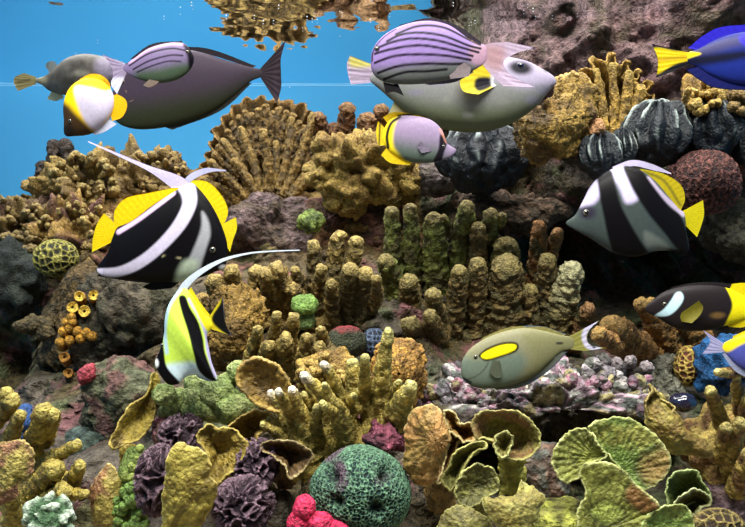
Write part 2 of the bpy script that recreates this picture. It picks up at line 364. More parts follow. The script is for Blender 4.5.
f.fin('tail_fin', [(376,66),(375,74),(377,82)], [(350,56),(347,64),(348,74),(351,85)], base=(190,172,198), pats=[('p',(206,196,112),[(350,57),(368,58),(372,66),(352,67)],3),('l',(140,124,140),[(374,72),(350,70)],1.5,1),('l',(140,124,140),[(374,77),(351,78)],1.5,1)], rays=6, bend=-2)
f.fin('pectoral_fin', [(494,76),(497,88)], [(480,62),(466,68),(457,82),(459,97),(474,101)], 1, 17, base=(238,218,64), pats=[('p',(34,30,42),[(474,84),(487,83),(488,91),(476,97),(471,92)],1.6),('p',(238,234,244),[(489,74),(502,74),(502,92),(489,92)],1.6)], rays=8)
f.fin('dorsal_fin', [(396,58),(412,55)], [(386,53),(394,50),(404,50)], base=(200,190,150), pats=[])
f.fin('anal_fin', [(394,102),(408,114)], [(388,114),(398,121),(410,118)], base=(176,168,128), pats=[])
# --- small butterflyfish with yellow rear
YL = (236,206,32)
f = Fish('butterflyfish', 'small pale lavender butterflyfish with a yellow rear and black curved bar, below the white pufferfish', 1.25,
  [(456,150),(447,143),(442,130),(431,120),(415,116),(400,116),(389,121),(383,134),(386,147),(396,156),(412,162),(428,163),(440,161),(450,157)],
  (456,152), (383,137), (134,116,146), [('p',(86,98,90),[(380,142),(420,146),(440,150),(440,170),(380,170)],12),('p',YL,[(376,110),(402,110),(396,122),(393,135),(394,148),(404,164),(376,162)],2.5),('l',(26,24,20),[(400,117),(391,124),(387,136),(388,148)],3,1),('p',(28,22,32),[(440,135),(447,141),(444,152),(440,164),(433,162),(438,150)],1.2),('l',(190,130,110),[(440,130),(446,142)],2,1.5)], 0.36, eye=(443,147), eye_r=1.8)
f.fin('tail_fin', [(386,129),(385,145)], [(378,121),(376,132),(378,146)], base=YL, pats=[('l',(60,55,20),[(380,124),(379,146)],1.4,1)])
f.fin('dorsal_fin', [(388,124),(402,117),(428,119)], [(383,117),(396,112),(426,116)], base=YL, pats=[('l',(26,24,20),[(398,116),(416,114),(428,118)],2,1)])
f.fin('anal_fin', [(387,147),(398,157),(412,162)], [(381,155),(391,163),(410,165)], base=YL, pats=[])
f.fin('pectoral_fin', [(431,146),(431,152)], [(420,143),(417,148),(421,154)], 1, 3, base=(140,126,150), pats=[])
# --- second bannerfish behind the first at left
BLK = (11,9,13)
f = Fish('bannerfish', 'black and white bannerfish facing left, mostly hidden behind the nearer bannerfish at left', 1.36,
  [(222,229),(214,215),(203,199),(192,187),(176,190),(158,215),(150,240),(166,262),(190,274),(212,268),(222,258),(224,244)],
  (150,240), (223,232), BLK, [('l',(206,186,214),[(192,184),(202,202),(212,216),(222,230)],6,1.2)], 0.3, group=BAN)
f.fin('dorsal_fin', [(190,187),(203,200),(213,215),(221,228)], [(191,180),(208,182),(222,196),(228,212),(222,228)], base=(240,214,16), pats=[])
f.fin('tail_fin', [(219,226),(221,235)], [(236,217),(237,228),(233,240),(230,252)], base=(232,214,30), pats=[])
f.fin('banner_filament', [(184,188),(196,178),(211,172),(226,171)], [(181,184),(190,174),(206,168),(226,170)], base=(196,194,226), pats=[], rays=1, thick=0.5)
# --- near bannerfish
f = Fish('bannerfish', 'large black and white bannerfish facing right with a long white filament, at left', 1.20,
  [(117,228),(132,221),(152,206),(174,192),(190,183),(200,190),(212,206),(221,224),(227,243),(227,258),(224,268),(214,272),(202,277),(180,282),(152,283),(128,280),(106,277),(97,270),(104,258),(112,247),(115,238)],
  (226,266), (116,233), BLK, [('p',(196,186,212),[(176,184),(192,182),(198,194),(198,208),(190,226),(176,243),(158,259),(138,271),(116,277),(96,274),(94,269),(120,267),(142,257),(160,243),(176,225),(185,207),(184,196)],1.2),('p',(150,150,158),[(204,212),(210,221),(212,235),(208,249),(204,261),(200,272),(190,282),(178,285),(184,272),(192,258),(200,240),(204,226)],2.0),('p',(176,186,168),[(186,262),(200,262),(192,280),(176,284)],4),('l',(190,160,196),[(120,232),(140,220),(158,207),(175,194)],5,1.2),('d',(220,218,230),(224,268),(4,3),0.5),('l',(150,140,110),[(166,256),(176,258),(184,258)],1.0,0.4)], 0.34, group=BAN, eye=(214,250), eye_r=3.2)
f.fin('dorsal_fin', [(120,230),(137,219),(156,206),(178,191)], [(114,224),(115,210),(126,198),(148,193),(168,189),(180,186)], base=(244,214,14), pats=[])
f.fin('tail_fin', [(120,228),(118,239)], [(104,213),(97,224),(93,238),(92,252)], base=(240,214,16), pats=[])
f.fin('banner_filament', [(172,188),(150,172),(120,157),(88,142)], [(194,187),(180,176),(150,166),(120,154),(88,141)], base=(208,198,230), pats=[], rays=1, thick=0.9)
f.fin('anal_fin', [(100,273),(130,279),(165,283)], [(97,276),(128,281),(168,285)], base=BLK, pats=[])
f.fin('pelvic_fin', [(156,280),(182,280)], [(142,287),(152,290),(172,288)], base=BLK, pats=[])
# --- moorish idol
f = Fish('moorish_idol', 'yellow, black and white moorish idol with a long trailing filament, left of the branching coral', 1.12,
  [(155,363),(160,350),(164,335),(165,318),(169,304),(178,291),(187,289),(194,301),(204,314),(212,319),(212,327),(207,336),(209,350),(212,364),(217,380),(206,378),(196,375),(186,377),(178,384),(168,384),(160,374)],
  (154,362), (213,322), (196,224,84), [('p',(206,226,238),[(166,366),(182,362),(198,362),(214,374),(218,384),(186,382),(174,384)],4),('l',(176,206,226),[(168,352),(166,330),(170,306),(180,290)],4,1.5),('p',BLK,[(155,340),(162,338),(165,350),(168,366),(180,382),(178,392),(158,388),(157,372)],1.2),('l',(178,170,214),[(190,299),(199,314),(206,332),(209,352),(216,376)],3,1),('p',(230,214,40),[(189,293),(200,300),(214,314),(214,330),(206,328),(197,310)],1.5),('p',BLK,[(180,297),(186,296),(191,307),(199,321),(204,338),(207,354),(217,381),(210,380),(200,369),(196,352),(190,330),(183,310)],1.0),('d',(232,232,236),(156,363),(3.5,4.5),0.4)], 0.3, eye=(163,345), eye_r=2)
f.fin('tail_fin', [(209,317),(210,322),(209,328)], [(223,296),(224,312),(226,324),(232,336)], base=(226,208,40), pats=[('p',BLK,[(223,294),(220,304),(212,318),(218,328),(234,338),(226,322),(225,308)],1.2),('l',(190,186,224),[(224,297),(225,310),(227,322),(232,334)],2.2,0.6)])
f.fin('banner_filament', [(186,290),(195,280),(208,270),(226,260.5),(250,254),(275,251.7),(300,250.5)], [(174,296),(184,281),(200,269),(222,258.5),(248,252.5),(274,250.4),(300,249.8)], base=(214,222,236), pats=[], rays=1, thick=0.8)
f.fin('dorsal_fin', [(188,291),(197,304),(208,317)], [(191,287),(200,302),(210,315)], base=(230,214,40), pats=[])
f.fin('anal_fin', [(196,375),(206,377),(214,376)], [(199,378),(208,381),(217,381)], base=(206,220,240), pats=[])
# --- orange-shoulder surgeonfish
YM = [(480,355),(488,349),(502,344),(514,344),(513,349),(500,354),(486,358)]
f = Fish('surgeonfish', 'olive-grey surgeonfish with one yellow shoulder bar and white-edged tail, over the pink rock shelf', 1.22,
  [(461,369),(463,359),(471,348),(486,338),(505,331),(525,328),(545,331),(560,335),(573,338),(573,348),(561,352),(550,362),(535,375),(515,384),(495,388),(478,388),(467,383),(462,377)],
  (461,372), (573,343), (128,124,98), [('p',(104,116,104),[(458,358),(478,358),(500,352),(520,352),(524,368),(500,392),(460,392)],7),('p',(120,117,84),[(524,330),(575,336),(575,350),(540,372),(522,384),(530,356)],7),('l',(26,24,14),YM+[YM[0]],4.6,0.8),('p',(250,226,20),YM,0.8),('l',(66,66,62),[(464,380),(474,376),(482,370),(487,362)],1.0,0.8),('d',(60,58,50),(559,343),(4,1.4),0.4),('l',(44,50,60),[(463,378),(470,382)],2.5,1)], 0.36, eye=(475,356.5), eye_r=2.2, eye_col=(30,28,26))
f.fin('tail_fin', [(574,334),(567,338),(568,343),(567,348),(584,351)], [(600,320),(590,329),(587,338),(591,345),(606,348)], base=(168,162,88), pats=[('l',(226,220,244),[(595,322),(586,330),(584,338),(588,346),(598,349)],5,1),('l',(70,74,90),[(602,320),(593,331),(591,340),(594,347)],3,1)], rays=7)
f.fin('dorsal_fin', [(480,342),(505,332),(535,330),(562,337)], [(482,338),(507,328),(540,326),(566,334)], base=(160,150,90), pats=[('l',(92,112,140),[(525,326),(545,326),(566,334)],2,1)])
f.fin('anal_fin', [(492,387),(520,382),(545,366),(562,351)], [(496,390),(525,386),(552,368),(568,351)], base=(118,122,112), pats=[('l',(80,92,120),[(525,386),(552,368),(568,351)],2,1)])
f.fin('pectoral_fin', [(492,357),(497,356)], [(488,371),(494,376),(500,374),(499,362)], 1, 3, base=(98,104,86), pats=[])
# --- bannerfish right
f = Fish('bannerfish', 'black and white bannerfish with yellow fins, in front of the dark hollow at right', 1.32,
  [(566,223),(575,215),(583,201),(590,187),(599,177),(612,169),(625,166),(640,170),(655,181),(668,196),(678,208),(684,213),(684,222),(689,250),(676,251),(656,251),(640,256),(620,256),(605,248),(590,238),(575,230)],
  (566,223), (686,218), (62,70,70), [('p',(188,176,214),[(578,206),(590,188),(600,178),(600,190),(592,204)],3),('p',(196,184,220),[(608,168),(622,164),(626,178),(630,190),(634,200),(622,204),(616,190)],3),('d',(44,38,56),(586,213),(7,6),0.6),('l',(160,146,170),[(646,180),(660,196),(682,214)],6,1.5),('p',BLK,[(597,176),(609,169),(612,186),(617,206),(626,224),(637,241),(648,256),(620,260),(608,244),(601,218),(597,195)],1.6),('p',(12,9,12),[(622,167),(638,169),(650,186),(666,206),(681,219),(690,254),(676,249),(662,234),(646,217),(634,200),(626,184)],1.8),('l',BLK,[(640,254),(660,251),(688,251)],2,1),('p',(104,110,106),[(640,232),(656,238),(668,249),(646,250)],3)], 0.34, group=BAN, eye=(585,213), eye_r=3.4)
f.fin('dorsal_fin', [(641,171),(655,182),(668,197),(680,210)], [(640,169),(662,173),(680,184),(685,198),(681,210)], base=(206,186,28), pats=[('l',(120,110,40),[(645,172),(664,181),(680,205)],2,2)])
f.fin('tail_fin', [(681,212),(682,216),(682,222)], [(703,200),(704,214),(701,226),(697,237)], base=(222,208,24), pats=[])
f.fin('banner_filament', [(617,170),(634,166),(652,170),(671,174)], [(612,167),(632,160),(652,164),(671,173)], base=(206,196,226), pats=[], rays=1, thick=0.9)
f.fin('pelvic_fin', [(606,247),(616,253)], [(616,258),(622,262),(630,258)], base=BLK, pats=[])
# --- blue tang at the upper right corner
f = Fish('blue_tang', 'deep blue tang with a yellow and black tail at the upper right corner', 1.25,
  [(688,53),(700,48),(715,40),(732,34),(755,31),(790,33),(820,44),(838,58),(825,72),(795,82),(760,85),(732,83),(710,75),(698,67),(688,63)],
  (838,58), (688,58), (30,44,128), [('p',(62,60,104),[(690,52),(720,40),(760,33),(800,38),(800,52),(750,46),(715,54),(692,60)],5),('p',(20,22,44),[(686,58),(720,54),(760,52),(800,56),(800,62),(760,58),(720,64),(690,66)],4),('p',(56,44,220),[(738,38),(760,34),(775,44),(745,48)],3),('p',(240,216,24),[(655,47),(685,51),(700,54),(690,58),(676,63),(656,73)],1.4)], 0.34, eye=(822,54), eye_r=3)
f.fin('tail_fin', [(691,53),(692,58),(691,64)], [(652,44),(657,56),(658,66),(656,78)], base=(18,14,24), pats=[('p',(240,214,24),[(652,49),(676,51),(700,53),(700,58),(676,64),(654,74)],1.2),('l',(190,150,20),[(690,57),(657,60)],2,2)], rays=7)
f.fin('dorsal_fin', [(697,50),(715,40),(735,34),(785,33)], [(688,48),(704,35),(727,26),(790,24)], base=(46,34,206), pats=[('l',(24,18,70),[(688,47),(704,34),(727,25),(790,23)],1.6,0.8)])
f.fin('anal_fin', [(697,66),(712,76),(735,83),(785,83)], [(685,69),(701,81),(722,89),(790,91)], base=(26,32,112), pats=[('l',(14,14,40),[(685,69),(701,81),(722,89),(790,91)],1.6,0.8)])
# --- foxface
FB = (34,28,31)
f = Fish('foxface_rabbitfish', 'black rabbitfish with a white cheek stripe and yellow rear, at the right edge', 1.16,
  [(645,310),(654,299),(666,291),(685,286),(708,285),(727,288),(745,296),(757,303),(757,313),(745,319),(727,325),(710,330),(689,331),(673,327),(660,319)],
  (645,310), (757,308), FB, [('p',(236,218,20),[(729,276),(795,276),(795,335),(727,335),(730,305)],1.4),('p',(184,212,226),[(679,292),(681,298),(676,307),(667,315),(654,316),(662,309),(669,300),(674,293)],1.0),('d',(110,84,50),(715,315),(7,3),0.6)], 0.38, eye=(663,304), eye_r=2.2)
f.fin('dorsal_fin', [(668,291),(690,286),(712,286),(730,289)], [(672,287),(692,283),(714,282),(732,284)], base=(40,34,38), pats=[])
f.fin('soft_dorsal_fin', [(728,289),(742,295),(754,302)], [(731,284),(746,283),(758,290)], base=(240,222,20), pats=[])
f.fin('anal_fin', [(727,325),(742,320),(754,314)], [(729,327),(744,327),(756,321)], base=(236,216,20), pats=[])
f.fin('tail_fin', [(754,303),(754,313)], [(780,290),(774,308),(780,328)], base=(236,216,20), pats=[])
f.fin('pectoral_fin', [(677,314),(679,321)], [(693,300),(697,306),(694,314),(686,322)], 1, 11, base=(134,124,38), pats=[])
# --- small blue fish at the right edge
f = Fish('surgeonfish', 'small blue surgeonfish with a yellow back and pale lavender tail, below the black rabbitfish', 1.12,
  [(721,346),(734,338),(750,332),(772,333),(790,345),(776,362),(756,374),(738,366),(727,355)],
  (790,346), (721,348), (74,80,160), [('p',(236,208,30),[(720,343),(732,336),(748,328),(768,328),(752,338),(738,345),(726,352)],1.8)], 0.34, eye=(780,342), eye_r=2.2)
f.fin('tail_fin', [(725,344),(725,352)], [(703,330),(710,340),(708,346),(702,354)], base=(188,184,224), pats=[], rays=6)
f.fin('anal_fin', [(727,352),(738,364),(752,372)], [(722,354),(734,370),(750,379)], base=(178,182,214), pats=[])
f.fin('dorsal_fin', [(733,339),(750,333),(772,333)], [(733,336),(752,329),(774,330)], base=(240,214,30), pats=[])
# ================================================================ the tank
def struct(o):
    o['kind'] = 'structure'; return o
def plain(name, col, rough=0.6):
    m = bpy.data.materials.new(name); m.use_nodes = True; n = m.node_tree.nodes; l = m.node_tree.links
    b = n['Principled BSDF']; b.inputs['Roughness'].default_value = rough
    nz = n.new('ShaderNodeTexNoise'); nz.inputs['Scale'].default_value = 3; tc = n.new('ShaderNodeTexCoord')
    mx = n.new('ShaderNodeMix'); mx.data_type = 'RGBA'; c = lin(col)
    mx.inputs[6].default_value = (*(c*0.93), 1); mx.inputs[7].default_value = (*np.clip(c*1.07, 0, 1), 1)
    l.new(tc.outputs['Object'], nz.inputs['Vector']); l.new(nz.outputs['Fac'], mx.inputs[0]); l.new(mx.outputs[2], b.inputs['Base Color'])
    return m
M_WALL = plain('blue_back_panel', (62, 158, 212), 0.8)
M_TRIM = plain('waterline_seam', (120, 190, 226), 0.6)
M_SAND = plain('coral_sand', (140, 125, 100), 0.9)
def slab(name, lo, hi, mat):
    lo = np.array(lo, float); hi = np.array(hi, float)
    v = np.array([[(lo, hi)[i & 1][0], (lo, hi)[(i >> 1) & 1][1], (lo, hi)[(i >> 2) & 1][2]] for i in range(8)])
    q = [(0, 2, 3, 1), (4, 5, 7, 6), (0, 1, 5, 4), (2, 6, 7, 3), (0, 4, 6, 2), (1, 3, 7, 5)]
    return struct(link_mesh(name, v, q, np.full((8, 3), 0.5), mat, smooth=False, base=(lo+hi)/2))
XL, XR, YF, ZT = -1.45, 1.45, -0.012, ZS+0.10      # the lens is pressed to the front glass
slab('wall_back', (XL, YB, -0.05), (XR, YB+0.03, ZT), M_WALL)
slab('wall_left', (XL-0.03, YF, -0.05), (XL, YB+0.03, ZT), M_WALL)
slab('wall_right', (XR, YF, -0.05), (XR+0.03, YB+0.03, ZT), M_WALL)
slab('trim_1', (XL, YB-0.0004, ZS-0.004), (XR, YB+0.001, ZS-0.001), M_TRIM)
slab('floor', (XL, YF, -0.05), (XR, YB, 0.0), M_SAND)
# water level: mirror at grazing angles from below, clear when looked through steeply
mw = bpy.data.materials.new('water_surface'); mw.use_nodes = True; n = mw.node_tree.nodes; l = mw.node_tree.links
n.remove(n['Principled BSDF']); out = n['Material Output']
fr = n.new('ShaderNodeFresnel'); fr.inputs['IOR'].default_value = 1.33
tr = n.new('ShaderNodeBsdfTransparent'); gl = n.new('ShaderNodeBsdfGlossy'); gl.inputs['Roughness'].default_value = 0.03; gl.inputs['Color'].default_value = (0.9, 0.95, 1, 1)
mx = n.new('ShaderNodeMixShader'); tc = n.new('ShaderNodeTexCoord'); mp = n.new('ShaderNodeMapping'); mp.inputs['Scale'].default_value = (1.6, 1.3, 1)
nz = n.new('ShaderNodeTexNoise'); nz.inputs['Scale'].default_value = 5; nz.inputs['Detail'].default_value = 1.5
bp = n.new('ShaderNodeBump'); bp.inputs['Strength'].default_value = 0.4; bp.inputs['Distance'].default_value = 0.02
l.new(tc.outputs['Object'], mp.inputs['Vector']); l.new(mp.outputs[0], nz.inputs['Vector']); l.new(nz.outputs['Fac'], bp.inputs['Height'])
l.new(bp.outputs['Normal'], gl.inputs['Normal'])
l.new(fr.outputs[0], mx.inputs[0]); l.new(tr.outputs[0], mx.inputs[1]); l.new(gl.outputs[0], mx.inputs[2]); l.new(mx.outputs[0], out.inputs['Surface'])
w = link_mesh('water_surface', [[XL, YF, ZS], [XR, YF, ZS], [XR, YB, ZS], [XL, YB, ZS]], [(0, 1, 2, 3)], np.ones((4, 3)), mw, smooth=False, base=(0, 1.6, ZS)); struct(w)
# front pane
mg = bpy.data.materials.new('front_glass'); mg.use_nodes = True; n = mg.node_tree.nodes; l = mg.node_tree.links
n.remove(n['Principled BSDF']); out = n['Material Output']
fr = n.new('ShaderNodeFresnel'); fr.inputs['IOR'].default_value = 1.5
tr = n.new('ShaderNodeBsdfTransparent'); gl = n.new('ShaderNodeBsdfGlossy'); gl.inputs['Roughness'].default_value = 0.0
mx = n.new('ShaderNodeMixShader')
l.new(fr.outputs[0], mx.inputs[0]); l.new(tr.outputs[0], mx.inputs[1]); l.new(gl.outputs[0], mx.inputs[2]); l.new(mx.outputs[0], out.inputs['Surface'])
g = link_mesh('window_1', [[XL, YF, -0.05], [XR, YF, -0.05], [XR, YF, ZT], [XL, YF, ZT]], [(0, 1, 2, 3)], np.ones((4, 3)), mg, smooth=False, base=(0, YF, 0.6)); struct(g)
g['label'] = 'clear front glass of the aquarium'

# ---------------------------------------------------------------- reef slope behind the corals
CP = np.array([  # pixel x, y, depth of the slope
 (-60,560,1.14),(40,560,1.14),(150,560,1.12),(260,560,1.12),(372,560,1.12),(480,560,1.12),(600,560,1.14),(700,560,1.14),(800,560,1.14),
 (-60,470,1.40),(40,470,1.38),(90,470,1.32),(190,470,1.24),(300,470,1.24),(420,470,1.26),(540,465,1.34),(640,470,1.34),(740,460,1.30),(810,460,1.30),
 (-60,380,1.95),(30,370,1.98),(110,400,1.52),(200,400,1.38),(300,400,1.38),(400,400,1.42),(480,415,1.62),(560,415,1.66),(640,420,1.52),(740,380,1.52),(810,380,1.52),
 (-60,310,2.0),(25,310,1.95),(90,320,1.72),(150,320,1.66),(230,320,1.64),(330,320,1.66),(440,320,1.68),(520,320,1.72),(600,325,1.85),(680,330,1.75),(760,325,1.75),
 (-60,250,1.98),(60,260,1.95),(140,270,1.86),(240,250,1.88),(330,240,1.90),(440,250,1.92),(540,250,2.12),(620,240,2.28),(700,250,2.28),(780,240,2.2),(580,285,2.1),(650,290,2.2),(720,290,2.1),
 (0,200,2.10),(100,190,2.10),(200,190,2.20),(300,180,2.18),(240,165,2.30),(290,150,2.30),(400,190,2.0),(500,190,1.98),(580,175,1.70),(660,170,1.62),(760,170,1.58),
 (60,150,2.2),(150,150,2.2),(260,130,2.32),(350,130,2.28),(440,130,2.15),(520,130,1.86),(600,120,1.62),(680,120,1.60),(760,120,1.58),
 (460,60,2.12),(540,60,1.76),(620,50,1.66),(700,40,1.64),(790,40,1.62),(470,-40,2.1),(560,-40,1.76),(660,-40,1.66),(790,-40,1.62)], float)
CW = W(CP[:, 0], CP[:, 1], CP[:, 2])
TOP = np.array([(-120,250),(-20,214),(20,200),(50,190),(80,165),(110,160),(150,158),(190,168),(215,150),(240,118),(300,118),(340,135),(372,135),(400,130),(430,110),(445,70),(455,20),(470,-60),(900,-60)], float)
nx, nzv = 420, 300
tx = W(TOP[:, 0], TOP[:, 1], 2.15)
xs = np.linspace(-1.44, 1.44, nx); zt = np.interp(xs, tx[:, 0], tx[:, 2])
zt = np.minimum(zt, ZS+0.06)
v = np.linspace(0, 1, nzv)
X = np.tile(xs, (nzv, 1)); Z = v[:, None]*zt[None]
q = np.stack([X, Z], -1).reshape(-1, 2); Y = np.zeros(len(q)); SW = np.zeros(len(q))
for c in CW:
    w_ = 1/(((q[:, 0]-c[0])**2+(q[:, 1]-c[2])**2)+0.0025)**1.7
    Y += w_*c[1]; SW += w_
Y = (Y/SW).reshape(nzv, nx)
V = np.stack([X, Y, Z], -1)
h = 0.075*fbm(V*4.5+2, 3)+0.035*fbm(V*14, 4)+0.02*(0.4-np.abs(noise(V*22)))+0.010*fbm(V*60, 2)+0.012*(0.5-worley(V, 48)[0])
V[..., 1] -= h; V[..., 2] += 0.4*(h*np.sin(X*30))*v[:, None]
V[..., 2] = np.maximum(V[..., 2], 0); V[..., 1] = np.minimum(V[..., 1], YB-0.02)
# the top runs back to the wall
bk = []
for t in np.linspace(0.12, 1, 12):
    r = V[-1].copy(); r[:, 1] = r[:, 1]*(1-t)+(YB-0.005)*t; r[:, 2] += 0.03*noise(r*12)*(1-t)-0.10*t*(zt < ZS); bk.append(r)
V = np.vstack([V, np.array(bk)]); Pn = V.reshape(-1, 3)
a1 = sstep(-0.2, 0.35, fbm(Pn*7+5, 3))[:, None]; a2 = sstep(0.05, 0.4, fbm(Pn*11+31, 3))[:, None]; a3 = sstep(0.18, 0.42, fbm(Pn*16+51, 3))[:, None]
colr = lin((78,68,46))*(1-a1)+lin((84,76,68))*a1
colr = colr*(1-a2)+lin((76,82,56))*a2; colr = colr*(1-0.55*a3)+lin((132,78,88))*a3*0.55
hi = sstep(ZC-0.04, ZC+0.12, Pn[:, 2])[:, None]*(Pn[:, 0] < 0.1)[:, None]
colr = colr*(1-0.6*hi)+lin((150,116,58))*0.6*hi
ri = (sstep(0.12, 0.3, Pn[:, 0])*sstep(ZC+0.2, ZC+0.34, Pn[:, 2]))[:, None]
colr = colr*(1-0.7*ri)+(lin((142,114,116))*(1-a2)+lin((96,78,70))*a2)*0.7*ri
nr, nc = V.shape[:2]
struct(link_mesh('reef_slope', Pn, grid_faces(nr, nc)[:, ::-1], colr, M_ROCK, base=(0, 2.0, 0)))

# ================================================================ corals and rocks
def rock(name, label, px, py, d, rx, ry, col, col2, rz=None, cat='rock', amp=0.55, freq=9, res=110, group=None, **k):
    if 'fn' not in k:
        def crust(V, D, colr):
            f1, f2 = worley(V, 75); n2 = noise(V*48)
            return 0.06*(0.5-f1)+0.08*n2+0.05*(0.3-np.abs(noise(V*26))), colr*(1+0.35*n2-0.5*sstep(0.45, 0.8, f1))[:, None]
        k['fn'] = crust; res = int(res*1.4)
    g = pb(px, py, d, rx, ry, col, rz=rz, amp=amp, freq=freq, col2=col2, octv=5, res=res, **k)
    return single(name, label, cat, W(px, py+ry*0.9, d), g, M_ROCK, group)
def cells(freq, wall, cell, amp=0.10, w=0.16, col_patch=None):
    """raised honeycomb walls round sunken cells"""
    def fn(V, D, colr):
        f1, f2 = worley(V, freq); e = 1-sstep(0.03, w+0.12, f2-f1)
        k = lin(cell)*(1-e[:, None])+lin(wall)*e[:, None]
        if col_patch is not None:
            a = sstep(0.05, 0.35, noise(V*14+col_patch[1]))[:, None]*0.8; k = k*(1-a)+lin(col_patch[0])*a
        return amp*e, k
    return fn
def ruffles(V, D, colr):
    n1 = noise(V*95+2*noise(V*40)[:, None]); e = 1-sstep(0.0, 0.22, np.abs(n1))
    return 0.34*e-0.12, lin((46,30,42))*(1-e[:, None])+lin((124,98,112))*e[:, None]
def bush(name, label, root, tips, d, r, col, tip=None, group=None, mass=None, col2=None, dt=-0.04, amp=0.55, lump=0.25, cat='coral', freq=110):
    """a colony: rough base with many short ragged branches"""
    t = Thing(name, label, cat, W(root[0], root[1], d), group)
    if mass: t.add('base', pb(mass[0], mass[1], d+0.03, mass[2], mass[3], col, col2=col2, amp=0.7, freq=24, lump=0.3, ridge=0.25, octv=5, res=130), M_CORAL)
    for i, q in enumerate(tips):
        x, y = q[0], q[1]; rr = q[2] if len(q) > 2 else r; s = 0.5
        b = (x+(root[0]-x)*s*0.8, y+(root[1]-y)*s); m = ((x*0.6+b[0]*0.4)+rng.uniform(-4, 4), (y*0.55+b[1]*0.45))
        t.add('branch', fing([b, m, (x+rng.uniform(-2, 2), y)], d+0.02, d+dt+rng.uniform(-0.035, 0.035), rr*1.15, rr*rng.uniform(0.45, 0.8), col, tip=tip, amp=amp, lump=lump, col2=col2, freq=freq, n=20), M_CORAL)
    return t
def fingers(name, label, root, lst, d, col, tip=None, mass=(), col2=None, amp=0.16, group=None, mat=M_CORAL, lump=0.12, cat='coral'):
    t = Thing(name, label, cat, W(root[0], root[1], d), group)
    for m in mass: t.add('base', pb(m[0], m[1], m[4] if len(m) > 4 else d+0.03, m[2], m[3], col, col2=col2, amp=0.5, freq=24, res=72), mat)
    for q in lst:
        pts, r0, r1 = q[0], q[1], q[2]; o = q[3] if len(q) > 3 else {}
        dd = o.get('d', d)
        t.add('branch', fing(pts, dd+o.get('dr', 0.03), dd+o.get('dt', -0.025), r0, r1*0.85, o.get('col', col), tip=o.get('tip', tip), amp=o.get('amp', amp), lump=lump, col2=o.get('col2', col2), tipat=o.get('ta', 0.8)), mat, o.get('label'))
    return t
def leaf(name, label, stalk, rim, d, col, rimcol, cat='coral', mat=M_LEAF, more=(), group=None, foot=(0, 26, 0.10), **k):
    """leaf or cup coral: blade(s) and the stalk that carries them"""
    c = np.mean(rim, 0)
    t = Thing(name, label, cat, W(stalk[0]+foot[0], stalk[1]+foot[1], d+foot[2]), group)
    t.add('blade', sheet(rim, d, col, rimcol, **k), mat)
    for m in more:
        kk = dict(k); kk.update(m[2]); t.add('blade', sheet(m[0], d+m[1], kk.pop('col', col), kk.pop('rimcol', rimcol), **kk), mat)
    cup = max(k.get('cup', 0.03), 0)
    t.add('stalk', fing([(stalk[0]+foot[0], stalk[1]+foot[1]), (stalk[0]+foot[0]*0.4, stalk[1]+foot[1]*0.5), stalk], d+foot[2], d+cup*0.9+0.008, 11, 8, col, amp=0.3, lump=0.2), mat)
    return t

# ---- back left: bushy brown corals
GB, GB2 = (170,128,58), (118,92,54)
def fan_tips(cx, cy, rx, ry, n, seed, r=(3, 6)):
    n = min(96, int(n*1.9))
    rs = np.random.RandomState(seed); out = []
    for i in range(n):
        a = rs.uniform(0, 2*np.pi); q = np.sqrt(rs.uniform(0.05, 1)); out.append((cx+rx*q*np.cos(a), cy+ry*q*np.sin(a), rs.uniform(*r)))
    return out
bush('bushy_coral', 'shaggy brown bush coral at the far left edge under the blue wall', (20, 250), fan_tips(16, 222, 34, 26, 34, 1), 2.0, 6, (156,128,74), (184,154,98), mass=(15,235,40,34), col2=(104,80,66))
bush('bushy_coral', 'golden bush coral on the reef crest left of the long white banner filament', (88, 205), fan_tips(84, 178, 34, 28, 40, 2), 2.06, 6, (176,142,78), (200,168,104), mass=(86,195,42,30), col2=GB2)
bush('bushy_coral', 'brown bush coral on the reef crest directly behind the long white banner filament', (150, 200), fan_tips(152, 172, 40, 24, 40, 3), 2.10, 6, (160,128,74), (190,156,98), mass=(150,192,44,34), col2=(112,88,62))
bush('bushy_coral', 'pale gold bush coral with reddish patches above the small honeycomb coral at left', (78, 262), fan_tips(76, 228, 38, 30, 40, 4), 1.92, 6, (174,134,70), (206,172,104), mass=(78,240,42,32), col2=(126,84,74))
bush('bushy_coral', 'gold-brown bush coral with thin branches, between the small honeycomb coral and the near bannerfish', (112, 268), fan_tips(108, 246, 26, 22, 34, 14), 1.86, 6, (158,122,64), (188,152,92), mass=(108,252,28,24), col2=(118,84,66))
bush('bushy_coral', 'dull brown bush coral at the left edge, just above the dark rounded coral head', (16, 272), fan_tips(20, 246, 26, 16, 30, 15), 1.90, 6, (122,100,58), (150,124,76), mass=(20,254,28,18), col2=(92,76,60))
t = Thing('finger_coral', 'three dark stubby finger corals standing against the blue wall at left', 'coral', W(55, 185, 2.12))
for p in ([(56,178),(54,156),(53,139)], [(67,170),(66,152),(65,138)], [(42,184),(43,172),(43,160)]): t.add('branch', fing(p, 2.12, 2.12, 7, 6.5, (86,72,62), amp=0.3, lump=0.2, col2=(66,56,48)), M_CORAL)
single('moon_coral', 'dark rounded coral head at the left edge beside the small honeycomb coral', 'coral', W(14, 300, 1.82), pb(12, 278, 1.84, 30, 34, (28,35,33), amp=0.35, freq=26, col2=(48,54,46), lump=0.3, res=90), M_CORAL)
single('honeycomb_coral', 'small round honeycomb coral with yellow-green walls, left of the near bannerfish', 'coral', W(57, 275, 1.76), pb(56, 258, 1.76, 21, 17, (60,50,30), res=150, amp=0.05, fn=cells(80, (156,148,72), (38,38,26), 0.10)), M_CORAL)
